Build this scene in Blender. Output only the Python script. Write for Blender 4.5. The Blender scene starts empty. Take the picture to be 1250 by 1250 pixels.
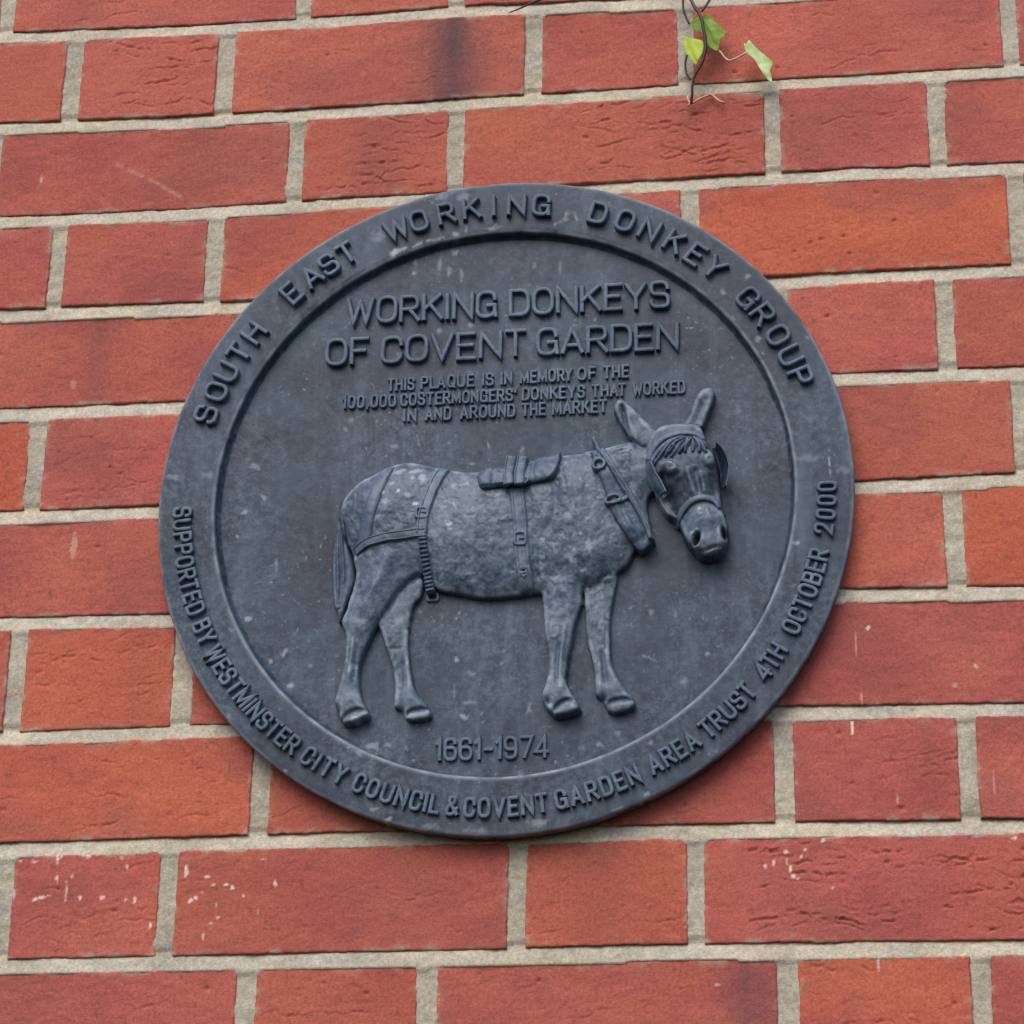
import bpy, math, random
import numpy as np
from mathutils import Matrix, Vector

S = bpy.context.scene
COL = S.collection
# ------------------------------------------------------------------ camera
# survey of the wall plane (mm): X right, D down, T out of the wall.  The wall's front is T = 0.
RV = (-0.373229, 0.114413, -0.016416); CAM = np.array([561.892403, 991.574906, -1502.094108])
FPX, PPX, PPY = 3000.0, 727.416289, 633.477672
PX0, PD0, PZ0 = 324.1, 383.5, 2.15        # plaque centre on the wall, and its height over the street (m)

def rodr(w):
    w = np.array(w); th = np.linalg.norm(w); k = w / th
    K = np.array([[0, -k[2], k[1]], [k[2], 0, -k[0]], [-k[1], k[0], 0]])
    return np.eye(3) + math.sin(th) * K + (1 - math.cos(th)) * K @ K
ROT = rodr(RV)

def at(pts, t=0.0):
    """points measured in the photograph -> (u, v) in mm from the plaque centre, on the plane t mm in front of the wall"""
    p = np.atleast_2d(np.array(pts, float))
    d = np.c_[(p[:, 0] - PPX) / FPX, (p[:, 1] - PPY) / FPX, np.ones(len(p))] @ ROT
    s = (-CAM[2] - t) / d[:, 2]
    q = CAM[:2] + d[:, :2] * s[:, None]
    return np.c_[q[:, 0] - PX0, PD0 - q[:, 1]]

cam = bpy.data.cameras.new("camera"); co = bpy.data.objects.new("camera", cam); COL.objects.link(co)
toW = lambda r: Vector((r[0], r[2], -r[1]))
right, down, fwd = toW(ROT[0]), toW(ROT[1]), toW(ROT[2])
M = Matrix((right, -down, -fwd)).transposed().to_4x4()
M.translation = Vector(((CAM[0] - PX0) / 1000, CAM[2] / 1000, PZ0 - (CAM[1] - PD0) / 1000))
co.matrix_world = M
cam.sensor_width = 36; cam.sensor_fit = 'HORIZONTAL'
cam.lens = 36 * FPX / 1250
cam.shift_x = (625 - PPX) / 1250; cam.shift_y = (PPY - 625) / 1250
cam.clip_start = 0.05; cam.clip_end = 200
S.camera = co

# ------------------------------------------------------------------ light
W = bpy.data.worlds.new("World"); S.world = W; W.use_nodes = True
wn = W.node_tree; bg = wn.nodes['Background']
sky = wn.nodes.new('ShaderNodeTexSky'); sky.sky_type = 'NISHITA'; sky.sun_disc = False
EL, AZ = math.radians(47), math.radians(194)      # sun high, in front of the wall and to the left of it
sky.sun_elevation = EL; sky.sun_rotation = AZ
sky.air_density = 1.0; sky.dust_density = 3.0; sky.ozone_density = 1.0
wn.links.new(sky.outputs[0], bg.inputs[0]); bg.inputs[1].default_value = 0.13
sl = bpy.data.lights.new("sun", 'SUN'); so = bpy.data.objects.new("sun", sl); COL.objects.link(so)
sl.energy = 1.3; sl.angle = math.radians(48); sl.color = (1.0, 0.965, 0.92)
sd = Vector((math.sin(AZ) * math.cos(EL), math.cos(AZ) * math.cos(EL), math.sin(EL)))
so.rotation_euler = sd.to_track_quat('Z', 'Y').to_euler(); so.location = sd * 5
S.view_settings.view_transform = 'Standard'; S.view_settings.look = 'None'
S.view_settings.exposure = 0.36; S.view_settings.gamma = 1.0; S.view_settings.use_curve_mapping = False

# ------------------------------------------------------------------ noise on arrays
def _hash(ix, iy, seed):
    n = (ix.astype(np.int64) * 374761393 + iy.astype(np.int64) * 668265263 + seed * 2147483647 + 1013904223) & 0xffffffff
    n = ((n ^ (n >> 13)) * 1274126177) & 0xffffffff
    n = ((n ^ (n >> 16)) * 2246822519) & 0xffffffff
    return ((n ^ (n >> 15)) & 0xffff) / 65535.0
def vn(x, y, seed=0):
    x = np.asarray(x, float); y = np.asarray(y, float)
    ix = np.floor(x); iy = np.floor(y); fx = x - ix; fy = y - iy
    fx = fx * fx * fx * (fx * (fx * 6 - 15) + 10); fy = fy * fy * fy * (fy * (fy * 6 - 15) + 10)
    ix = ix.astype(np.int64); iy = iy.astype(np.int64)
    a = _hash(ix, iy, seed); b = _hash(ix + 1, iy, seed); c = _hash(ix, iy + 1, seed); d = _hash(ix + 1, iy + 1, seed)
    return (a * (1 - fx) + b * fx) * (1 - fy) + (c * (1 - fx) + d * fx) * fy * 1.0
def fbm(x, y, seed=0, o=4):
    s = 0; a = 0.5; t = 0
    for k in range(o):
        s = s + a * (vn(x, y, seed + k * 17) - 0.5); t += a; a *= 0.5; x = x * 2.03 + 11.3; y = y * 2.03 + 5.7
    return s / t * 2      # about -1..1
def sstep(a, b, x):
    t = np.clip((x - a) / (b - a), 0, 1); return t * t * (3 - 2 * t)

# ------------------------------------------------------------------ mesh helpers
def mesh_obj(name, V, F, mat, parent=None, loc=None, smooth=True, attrs=None, scale=0.001):
    """V: (n,3) in mm as (u right, v up, t out of the wall); F: (m,4) or (m,3) array, or a list of such arrays"""
    V = np.asarray(V, float)
    P = np.c_[V[:, 0], -V[:, 2], V[:, 1]] * scale
    me = bpy.data.meshes.new(name)
    Fs = F if isinstance(F, list) else [F]
    Fs = [np.asarray(f, np.int32) for f in Fs if len(f)]
    me.vertices.add(len(P)); me.vertices.foreach_set('co', P.astype(np.float32).ravel())
    nl = sum(f.size for f in Fs); nf = sum(len(f) for f in Fs)
    me.loops.add(nl); me.polygons.add(nf)
    me.loops.foreach_set('vertex_index', np.concatenate([f.ravel() for f in Fs]))
    tot = np.concatenate([np.full(len(f), f.shape[1], np.int32) for f in Fs])
    me.polygons.foreach_set('loop_start', np.r_[0, np.cumsum(tot)[:-1]].astype(np.int32))
    me.polygons.foreach_set('loop_total', tot)
    me.polygons.foreach_set('use_smooth', np.full(nf, smooth))
    me.update(calc_edges=True); me.validate()
    for nm, arr in (attrs or {}).items():
        a = me.attributes.new(nm, 'FLOAT_COLOR', 'POINT')
        a.data.foreach_set('color', np.c_[arr, np.ones(len(arr))].astype(np.float32).ravel())
    me.materials.append(mat)
    o = bpy.data.objects.new(name, me); COL.objects.link(o)
    if parent: o.parent = parent
    if loc is not None: o.location = loc
    return o
def thing(name, label, cat, loc):
    o = bpy.data.objects.new(name, None); COL.objects.link(o); o.location = loc
    o.empty_display_size = 0.05; o['label'] = label; o['category'] = cat
    return o
def grid_faces(ny, nx, off=0):
    i = np.arange(ny - 1)[:, None] * nx + np.arange(nx - 1)[None, :]
    i = i.ravel() + off
    return np.c_[i, i + 1, i + nx + 1, i + nx]
class Acc:
    def __init__(s): s.V = []; s.Q = []; s.T = []; s.A = []; s.n = 0
    def add(s, V, Q=None, T=None, A=None):
        V = np.asarray(V, float)
        if Q is not None and len(Q): s.Q.append(np.asarray(Q, int) + s.n)
        if T is not None and len(T): s.T.append(np.asarray(T, int) + s.n)
        s.V.append(V); s.n += len(V)
        if A is not None: s.A.append(A)
    def build(s, name, mat, parent=None, **k):
        F = []
        if s.Q: F.append(np.concatenate(s.Q))
        if s.T: F.append(np.concatenate(s.T))
        at_ = {'tint': np.concatenate(s.A)} if s.A else None
        return mesh_obj(name, np.concatenate(s.V), F, mat, parent, attrs=at_, **k)

# ------------------------------------------------------------------ materials
def mat(name):
    m = bpy.data.materials.new(name); m.use_nodes = True
    return m, m.node_tree, m.node_tree.nodes['Principled BSDF']
def N(nt, t, **k):
    n = nt.nodes.new(t)
    for a, v in k.items():
        if a in n.inputs.keys(): n.inputs[a].default_value = v
        else: setattr(n, a, v)
    return n
def noise(nt, vec, scale, detail=4, rough=0.55):
    n = N(nt, 'ShaderNodeTexNoise', Scale=scale, Detail=detail, Roughness=rough); nt.links.new(vec, n.inputs['Vector']); return n
def ramp(nt, src, stops):
    r = nt.nodes.new('ShaderNodeValToRGB'); e = r.color_ramp.elements
    while len(e) < len(stops): e.new(0.5)
    for i, (p, c) in enumerate(stops):
        e[i].position = p; e[i].color = (c, c, c, 1) if not isinstance(c, tuple) else (*c, 1)
    nt.links.new(src, r.inputs[0]); return r
def mix(nt, fac, a, b, mode='MIX'):
    m = N(nt, 'ShaderNodeMix', data_type='RGBA', blend_type=mode)
    for s, v in ((m.inputs[0], fac), (m.inputs[6], a), (m.inputs[7], b)):
        if hasattr(v, 'is_linked'): nt.links.new(v, s)
        elif isinstance(v, tuple): s.default_value = (*v, 1)
        else: s.default_value = v
    return m.outputs[2]
def tint_mat(name, grain, bump, rough, spec, amt):
    m, nt, b = mat(name)
    at_ = N(nt, 'ShaderNodeAttribute', attribute_name='tint')
    tc = N(nt, 'ShaderNodeTexCoord')
    n1 = noise(nt, tc.outputs['Object'], grain, 5, 0.65)
    r1 = ramp(nt, n1.outputs[0], [(0.25, 1 - amt), (0.75, 1 + amt)])
    c = mix(nt, 1.0, at_.outputs['Color'], r1.outputs[0], 'MULTIPLY')
    nt.links.new(c, b.inputs['Base Color'])
    n2 = noise(nt, tc.outputs['Object'], grain * 1.6, 6, 0.7)
    bp = N(nt, 'ShaderNodeBump', Strength=bump, Distance=0.0015)
    nt.links.new(n2.outputs[0], bp.inputs['Height']); nt.links.new(bp.outputs[0], b.inputs['Normal'])
    b.inputs['Roughness'].default_value = rough; b.inputs['Specular IOR Level'].default_value = spec
    return m
M_BRICK = tint_mat('fired_clay_brick', 520, 0.55, 0.85, 0.25, 0.30)
M_MORTAR = tint_mat('sandy_lime_mortar', 520, 0.7, 0.95, 0.15, 0.30)

def plaque_mat(name, dusty, fleck, lift=1.0, gloss=0.0):
    m, nt, b = mat(name)
    tc = N(nt, 'ShaderNodeTexCoord'); geo = N(nt, 'ShaderNodeNewGeometry')
    P = geo.outputs['Position']
    dark, mid, pale = (0.014, 0.023, 0.043), (0.068, 0.090, 0.130), (0.18, 0.24, 0.32)
    dark = tuple(x * lift ** 1.6 for x in dark); up = lambda c_: tuple(x * lift * (1 + max(lift - 1, 0) * w) for x, w in zip(c_, (.16, .0, -.13)))
    n0 = noise(nt, P, 9, 3, 0.5); r0 = ramp(nt, n0.outputs[0], [(0.38, 0.0), (0.62, 1.0)])
    hue = mix(nt, r0.outputs[0], up((0.039, 0.056, 0.096)), up((0.031, 0.060, 0.098)))
    n1 = noise(nt, P, 22, 7, 0.66); r1 = ramp(nt, n1.outputs[0], [(0.33, 0.0), (0.62, 1.0)])
    c = mix(nt, r1.outputs[0], dark, hue)
    mp = N(nt, 'ShaderNodeMapping'); mp.inputs['Scale'].default_value = (1, 1, 0.13); nt.links.new(P, mp.inputs[0])
    n2 = noise(nt, mp.outputs[0], 95, 4, 0.6); r2 = ramp(nt, n2.outputs[0], [(0.50, 0.0), (0.76, 0.20 + dusty * 0.3)])
    c = mix(nt, r2.outputs[0], c, pale)
    n3 = noise(nt, P, 210, 7, 0.78); r3 = ramp(nt, n3.outputs[0], [(0.46 - dusty * 0.16, 0.0), (0.72 - dusty * 0.08, 0.50 + dusty)])
    n7 = noise(nt, P, 13, 3, 0.5); r7 = ramp(nt, n7.outputs[0], [(0.36, 0.35), (0.62, 1.0)])
    f3 = N(nt, 'ShaderNodeMath', operation='MULTIPLY'); nt.links.new(r3.outputs[0], f3.inputs[0]); nt.links.new(r7.outputs[0], f3.inputs[1])
    c = mix(nt, f3.outputs[0], c, pale)
    # lime specks
    n4 = noise(nt, P, 330, 2, 0.5); n5 = noise(nt, P, 20, 3, 0.5)
    r4 = ramp(nt, n4.outputs[0], [(0.64, 0.0), (0.76, 1.0)]); r5 = ramp(nt, n5.outputs[0], [(0.42, 0.0), (0.66, 0.35 + fleck * 0.4)])
    f = N(nt, 'ShaderNodeMath', operation='MULTIPLY'); nt.links.new(r4.outputs[0], f.inputs[0]); nt.links.new(r5.outputs[0], f.inputs[1])
    c = mix(nt, f.outputs[0], c, (0.27, 0.32, 0.39))
    at_ = N(nt, 'ShaderNodeAttribute', attribute_name='lime')
    c = mix(nt, at_.outputs['Fac'], c, (0.40, 0.46, 0.53))
    so_ = N(nt, 'ShaderNodeAttribute', attribute_name='face_shade')
    c = mix(nt, so_.outputs['Fac'], c, (0.014, 0.018, 0.027))  # darkens the colour where shade is painted on the donkey's face
    nt.links.new(c, b.inputs['Base Color'])
    rr = ramp(nt, n3.outputs[0], [(0.3, 0.42 - gloss), (0.7, 0.66 - gloss)]); nt.links.new(rr.outputs[0], b.inputs['Roughness'])
    b.inputs['Specular IOR Level'].default_value = 0.32
    n6 = noise(nt, P, 210, 5, 0.65)
    bp = N(nt, 'ShaderNodeBump', Strength=0.22, Distance=0.0012)
    nt.links.new(n6.outputs[0], bp.inputs['Height']); nt.links.new(bp.outputs[0], b.inputs['Normal'])
    return m
M_PLATE = plaque_mat('dark_cast_metal', 0.10, 0.7, 0.90)
M_CAST = plaque_mat('weathered_cast_metal', 0.42, 1.0, 1.35, 0.12)
M_TACK = plaque_mat('rubbed_tack_metal', 0.60, 0.4, 1.75, 0.12)
M_LETTER = plaque_mat('rubbed_cast_metal', 0.50, 0.0, 1.7)

def leaf_mat(name, c1, c2, tr):
    m, nt, b = mat(name)
    tc = N(nt, 'ShaderNodeTexCoord'); n1 = noise(nt, tc.outputs['Object'], 190, 3)
    r1 = ramp(nt, n1.outputs[0], [(0.35, c1), (0.65, c2)])
    nt.links.new(r1.outputs[0], b.inputs['Base Color']); b.inputs['Roughness'].default_value = 0.45
    b.inputs['Transmission Weight'].default_value = 0.0
    tl = N(nt, 'ShaderNodeBsdfTranslucent'); nt.links.new(r1.outputs[0], tl.inputs[0])
    ms = N(nt, 'ShaderNodeMixShader'); ms.inputs[0].default_value = tr
    nt.links.new(b.outputs[0], ms.inputs[1]); nt.links.new(tl.outputs[0], ms.inputs[2])
    nt.links.new(ms.outputs[0], nt.nodes['Material Output'].inputs[0])
    return m
M_LEAF = leaf_mat('mid_green_leaf', (0.19, 0.36, 0.02), (0.32, 0.50, 0.045), 0.45)
M_LEAF2 = leaf_mat('yellow_green_leaf', (0.44, 0.60, 0.03), (0.56, 0.68, 0.07), 0.35)
M_LEAF3 = leaf_mat('pale_green_leaf', (0.40, 0.55, 0.16), (0.60, 0.70, 0.42), 0.25)
M_BARK = leaf_mat('dark_brown_stem', (0.022, 0.010, 0.008), (0.042, 0.020, 0.014), 0.0)
M_PINK = leaf_mat('pink_rootlet', (0.55, 0.33, 0.22), (0.72, 0.50, 0.38), 0.1)

# ================================================================== BRICK WALL
PITCH = 76.5
BED = {0: [(0, 45), (210, 37), (420, 25), (549, 14), (835, 2)],
 1: [(0, 156), (210, 149), (420, 136), (625, 122), (832, 109), (1040, 97), (1250, 85)],
 2: [(0, 270), (210, 262), (420, 247), (832, 224), (1040, 212), (1250, 204)],
 3: [(0, 384), (210, 377), (310, 373), (941, 345), (1040, 339), (1250, 329)],
 4: [(0, 506), (210, 497), (1018, 462), (1250, 454)],
 5: [(0, 631), (190, 623), (1050, 594), (1250, 584)],
 6: [(0, 761), (205, 756), (1030, 725), (1250, 722)],
 7: [(0, 901), (280, 891), (950, 869), (1250, 865)],
 8: [(0, 1037), (210, 1030), (420, 1023), (830, 1015), (1040, 1011), (1250, 1008)],
 9: [(0, 1179), (417, 1170), (625, 1166), (832, 1161), (1250, 1156)]}
VJ = {0: [(370, 7, 168.75), (556, 5, 281.25)],
 1: [(89, 95, 0), (275, 85, 112.5), (652, 65, 337.5), (836, 45, 450), (1233, 40, 675)],
 2: [(361, 190, 168.75), (557, 180, 281.25), (943, 160, 506.25), (1143, 150, 618.75)],
 3: [(69, 325, 0), (261, 310, 112.5), (842, 240, 450), (1242, 265, 675)],
 4: [(1155, 400, 618.75)],
 5: [(44, 565, 0), (1249, 530, 675)],
 6: [(1165, 655, 618.75)],
 7: [(19, 830, 0), (222, 830, 112.5)],
 8: [(317, 965, 168.75), (957, 940, 506.25), (1181, 935, 618.75)],
 9: [(3, 1100, 0), (204, 1100, 112.5), (631, 1090, 337.5), (849, 1085, 450)],
 10: [(300, 1215, 168.75), (519, 1215, 281.25), (962, 1210, 506.25), (1198, 1205, 618.75)]}
def bed_v(k, u):
    nom = PD0 - k * PITCH
    if k in BED:
        p = at(BED[k], 0); return np.interp(u, p[:, 0], p[:, 1])
    kk = 0 if k < 0 else 9
    p = at(BED[kk], 0); d = np.interp(u, p[:, 0], p[:, 1]) - (PD0 - kk * PITCH)
    return nom + d * max(0, 1 - abs(k - kk) * 0.3)
def joints(k):
    base = (0.0, 112.5) if k % 2 else (168.75, 281.25)
    nom = sorted(337.5 * n + b for n in range(-3, 5) for b in base)
    if k in VJ:
        ms = VJ[k]; us = [at([(x, y)], 0)[0, 0] for x, y, _ in ms]; ns = [n - PX0 for *_, n in ms]
        res = np.array(us) - np.array(ns)
        return [n - PX0 + float(np.interp(n - PX0, ns, res)) for n in nom]
    rg = random.Random(k * 7 + 1)
    return [n - PX0 + rg.uniform(-2, 2) for n in nom]

WALL_TINT = (0.428, 0.111, 0.085)
# things seen on single bricks (photo position inside the brick -> look)
SPECIAL = [((545, 75), 'burnA'), ((915, 1210), 'burnB'), ((1060, 260), 'orange'), ((350, 300), 'orange2'), ((1210, 650), 'orange'), ((10, 560), 'orange'),
           ((150, 960), 'orange3'), ((600, 1180 + 40), 'red'), ((750, 160), 'creaseR'), ((460, 190), 'creaseH'), ((180, 90), 'creaseH'), ((1100, 1080), 'crack'),
           ((400, 1095), 'crease'), ((60, 1215), 'crease'), ((1220, 650), 'orange'), ((100, 830), 'orange3'), ((1180, 1215), 'orange3'), ((740, 1080), 'orange2'), ((1140, 525), 'plain'), ((1090, 370), 'plain')]
SPLAT = []   # (u, v, ru, rv, angle, strength) pale lime spots
def sp(ox, oy, sc, L):
    for x, y, a, b, s in L:
        u, v = at([(ox + x / sc, oy + y / sc)], 0)[0]; SPLAT.append((u, v, a, b, s))
sp(0, 830, 2.976, [(210, 655, 1.1, 3.6, .8), (208, 722, 1.3, 3.0, .9), (262, 712, 1.2, 1.6, .6), (320, 642, 1.8, 1.5, .9), (305, 636, 1.5, 1.5, .6), (462, 680, .9, 1.5, .8), (50, 780, 1.0, 4.0, .7), (125, 797, 1.5, 1.6, .9), (150, 790, 2.8, 1.3, .9), (180, 785, 2, .8, .6), (290, 790, 1.7, 1.6, .9), (372, 790, 1.9, 1.6, .9), (455, 800, .9, 2, .7), (490, 800, 1.3, 2.6, .9), (545, 893, 1.0, 2.2, .9), (240, 770, 1, 7, .5), (75, 660, 2, 1.2, .5), (128, 660, 2.6, 1.1, .6), (445, 648, 2, 1.2, .5), (225, 640, 1, 2.2, .6),
 (677, 695, 1.3, 6.0, .95), (752, 715, 2.6, .9, .9), (692, 803, 1.8, 1.6, .95), (712, 792, 1.4, 1.4, .8), (735, 772, 1.2, 1, .7), (775, 745, 1.6, .8, .7), (822, 744, 1.6, 1, .8), (845, 755, 1.6, 1.4, .8), (885, 785, 1.2, 1, .7), (1000, 742, 1.2, 2.4, .8), (785, 815, .8, 1.6, .6), (792, 862, 1.6, 1, .6), (768, 885, 1.6, 1.1, .5), (738, 930, .9, 3.4, .6), (937, 840, .7, 2, .4), (960, 650, 3, .8, .4)])
sp(830, 830, 2.976, [(310, 680, 1.1, 1.6, .8), (341, 668, 1, 2.2, .9), (384, 625, 1.6, 1.3, .8), (402, 686, 1.1, 2, .95), (412, 715, 1.3, 1.5, .95), (428, 723, 1, 1.2, .6), (388, 660, .8, 2.2, .6), (455, 616, 1.5, 1.4, .8), (440, 642, 1, .8, .7), (520, 582, 1.4, 1.6, .8), (556, 755, 1, 1.2, .6), (1212, 577, 2.2, 1.2, .8), (626, 172, 1.0, 5, .95), (722, 1032, .8, 4, .6), (660, 70, .8, 4, .4), (1140, 380, .6, 8, .35), (790, 435, .8, 3, .4), (135, 1108, 1.8, .9, .5), (1000, 20, 2, 1.3, .4)])
sp(830, 415, 2.976, [(682, 1046, 1.5, 1.7, .95), (590, 940, 3.6, 2.2, .9), (640, 1100, .5, 12, .35), (1075, 1185, 1.8, 1.5, .5), (570, 955, 5, 1, .7)])
sp(0, 415, 2.976, [(268, 750, 2.2, 10, .30), (265, 160, 2.5, 4, .2), (415, 268, 2, 1.2, .6)])
sp(0, 0, 2.976, [(150, 650, 1.1, 3.4, .45)])
SPLAT = np.array(SPLAT)
STREAK = at([(141, 200), (170, 213), (222, 240)], 0)

RECTS = []
def brick(acc, macc, u0, u1, k, seed, dense):
    rg = random.Random(seed); r = np.random.default_rng(seed)
    jw = 6.0 + rg.uniform(-.7, .9); bt = 4.7
    x0, x1 = u0 + jw, u1 - jw * rg.uniform(.85, 1.1)
    step = 0.85 if dense else 6.0
    nx = max(4, int((x1 - x0) / step)); ny = max(4, int(66 / step))
    s, t = np.meshgrid(np.linspace(0, 1, nx), np.linspace(0, 1, ny))
    U = x0 + (x1 - x0) * s
    top = bed_v(k - 1, U) - bt - rg.uniform(-.4, .8); bot = bed_v(k, U) + bt + rg.uniform(-.8, .4)
    V = bot + (top - bot) * t
    # distance to the arris
    Wd, Hd = x1 - x0, float((top - bot).mean())
    dx = np.minimum(s, 1 - s) * Wd; dy = np.minimum(t, 1 - t) * Hd
    # wander of the edges
    eU = fbm(V / 11, U / 60, seed + 3) * .6 + fbm(V / 3.0, U / 40, seed + 4, 3) * .45
    eV = fbm(U / 26, V / 60, seed + 5) * .6 + fbm(U / 4.0, V / 30, seed + 6, 4) * .5
    U2 = U + eU * np.exp(-dx / 6); V2 = V + eV * np.exp(-dy / 6)
    de = np.minimum(dx, dy); rr = 1.5 + 1.0 * (fbm(U / 16, V / 16, seed + 8, 2))
    rr = np.clip(rr * .4, .25, 1.2)
    T = -np.maximum(0, rr - de) ** 2 / rr * 0.9
    T = T + rg.uniform(-.6, .6) + (s - .5) * rg.uniform(-.9, .9) + (t - .5) * rg.uniform(-.7, .7)
    T = T + fbm(U / 45, V / 30, seed + 9, 3) * .7 + fbm(U / 9, V / 4.5, seed + 10, 4) * .22
    fine = fbm(U / 2.6, V / 2.0, seed + 11, 3)
    T = T + fine * .13 + fbm(U / 9, V / 3, seed + 31, 3) * .12
    mid = at_center(u0, u1, k)
    kinds = [kd for (p, kd) in SPECIAL if u0 < p[0] < u1 and bed_v(k, p[0]) < p[1] < bed_v(k - 1, p[0])]
    kd = kinds[0] if kinds else ('crease' if rg.random() < .4 else 'plain')
    cav = np.zeros_like(U)
    ncr = {'plain': 3, 'crease': 11, 'creaseH': 20, 'creaseR': 38, 'crack': 46, 'orange3': 16}.get(kd, 9)
    amp = {'plain': .4, 'crease': .75, 'creaseH': 1.3, 'creaseR': 1.3, 'crack': 1.6, 'orange3': 1.0}.get(kd, .6)
    if dense:
        for _ in range(ncr):
            cx = rg.uniform(.05, .95)
            if kd in ('creaseR', 'crack'): cx = rg.uniform(.45, 1.0) if kd == 'creaseR' else rg.uniform(.15, .95)
            if kd == 'creaseH': cx = rg.uniform(.3, .95)
            cy = rg.uniform(.08, .92); L = rg.uniform(4, 22) if kd != 'plain' else rg.uniform(3, 11); w = rg.uniform(.42, .85)
            sl = rg.uniform(-.28, .28); X = U - (x0 + cx * Wd); c0 = bot + cy * Hd
            yc = c0 + sl * X + fbm(U / 11, np.full_like(U, seed % 97 + _), seed + 20 + _, 5) * 4.0
            win = np.clip(1 - (X / L) ** 2, 0, 1) ** .7
            win = win * sstep(-.35, .15, fbm(U / 4, np.full_like(U, _ * 3.1), seed + 50 + _, 3))
            q = V - yc
            g = np.exp(-(q / w) ** 2) * win
            lip = np.exp(-((q - 2.2 * w) / (1.5 * w)) ** 2) * win
            a = amp * rg.uniform(.5, 1.1)
            T = T - g * a + lip * .22 * a
        for _ in range({'orange': 8, 'crack': 9, 'crease': 3}.get(kd, 1)):        # pits
            cx, cy, pr = rg.uniform(.05, .95), rg.uniform(.1, .9), rg.uniform(.6, 1.6)
            d2 = ((U - x0 - cx * Wd) / (pr * 1.4)) ** 2 + ((V - bot - cy * Hd) / pr) ** 2
            T = T - np.exp(-d2) * rg.uniform(.8, 1.9)
    # colour: fired clay, mottled; kiln marks
    c = np.array(WALL_TINT) * rg.uniform(.92, 1.07)
    tv = rg.uniform(-1, 1)
    c = c * np.array([1 + .02 * tv, 1 + .05 * tv, 1 - .04 * tv])
    if kd.startswith('orange'): c = np.array({'orange': (.472, .117, .068), 'orange2': (.455, .116, .073), 'orange3': (.458, .115, .075)}[kd])
    if kd == 'red': c = np.array((.40, .085, .062))
    A = np.tile(c, (U.size, 1)).reshape(*U.shape, 3)
    m1 = fbm(U / 60, V / 40, seed + 12, 3)[..., None]; m2 = fbm(U / 7, V / 5, seed + 13, 4)[..., None]
    m3 = fbm(U / 5, V / 1.3, seed + 33, 3)[..., None]; m4 = fbm(U / 1.5, V / 1.5, seed + 34, 2)[..., None]
    A = A * (1 + .15 * m1 + .11 * m2 + .02 * m3 + .07 * m4) * np.array([1, 1, 1.]) + m1 * np.array([.0, .012, -.004])
    gl = fbm(U / 62, V / 55, seed + 14, 3) * 1.3 + fbm(U / 12, V / 9, seed + 17, 4) * .22
    pur = sstep(.0, .75, gl)[..., None] * .42; org = sstep(.05, .75, -gl)[..., None] * .36
    A = A * (1 - pur) + pur * np.array((.285, .088, .083))
    A = A * (1 - org) + org * np.array((.475, .126, .074))
    if kd == 'burnA':
        b = np.exp(-((U - at([(552, 75)])[0, 0]) / 17) ** 2)[..., None] * .48 + .36 * np.exp(-((U - at([(545, 75)])[0, 0]) / 42) ** 2)[..., None]
        b = b * (1 + .25 * fbm(U / 14, V / 30, seed, 3)[..., None])
        A = A * (1 - b) + b * np.array((.105, .062, .070))
    if kd == 'burnB':
        b = np.exp(-((U - at([(912, 1210)])[0, 0]) / 13) ** 2)[..., None] * (.5 + .3 * fbm(U / 5, V / 9, seed, 3)[..., None])
        A = A * (1 - b) + b * np.array((.13, .065, .075))
    if kd not in ('burnA', 'burnB') and rg.random() < .4:      # kiln bands
        b = np.exp(-((s - rg.uniform(.1, .9)) * Wd / rg.uniform(8, 26)) ** 2)[..., None] * rg.uniform(.12, .34) * (1 + .4 * m2)
        A = A * (1 - b) + b * np.array((.20, .072, .066))
    grime = (np.clip(fbm(U / 3.2, V / 2.6, seed + 41, 3) - .38, 0, 1) * 1.3)[..., None]
    A = A * (1 - grime) + grime * np.array((.16, .06, .05))
    # bloom of mortar smeared along the edges
    ed = np.exp(-dy / (1.6 + 1.6 * np.abs(fbm(U / 15, V / 15, seed + 15, 3)))) + .8 * np.exp(-dx / 2.0)
    sm = np.clip(ed * sstep(-.05, .6, fbm(U / 10, V / 6, seed + 16, 4)) * 1.1, 0, .85)[..., None]
    A = A * (1 - sm) + sm * np.array((.46, .33, .25))
    if dense:
        for (pu, pv, a, b2, st) in SPLAT[(SPLAT[:, 0] > u0 - 5) & (SPLAT[:, 0] < u1 + 5) & (np.abs(SPLAT[:, 1] - float(V.mean())) < 50)]:
            q = np.sqrt(((U - pu) / a) ** 2 + ((V - pv) / b2) ** 2) + .5 * fbm(U / 1.6, V / 1.6, 5, 2)
            w = (1 - sstep(.65, 1.1, q))[..., None] * st
            A = A * (1 - w) + w * np.array((.78, .60, .54)); T = T + w[..., 0] * .25
        for i in range(2):
            a, b2 = STREAK[i], STREAK[i + 1]; ab = b2 - a
            h = np.clip(((U - a[0]) * ab[0] + (V - a[1]) * ab[1]) / (ab @ ab), 0, 1)
            q = np.hypot(U - a[0] - h * ab[0], V - a[1] - h * ab[1])
            w = (np.exp(-(q / 1.5) ** 2) * .45 * sstep(-.5, .4, fbm(U / 4, V / 4, 9, 3)))[..., None]
            A = A * (1 - w) + w * np.array((.62, .34, .26))
    if dense: RECTS.append((x0 + 2.2, x1 - 2.2, float(bot.mean()) + 2.2, float(top.mean()) - 2.2, k))
    # close the block with sides running back into the wall
    VV = np.c_[U2.ravel(), V2.ravel(), T.ravel()]
    acc_add_block(acc, VV, ny, nx, A.reshape(-1, 3), -14.0)
def at_center(u0, u1, k): return (u0 + u1) / 2
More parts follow.
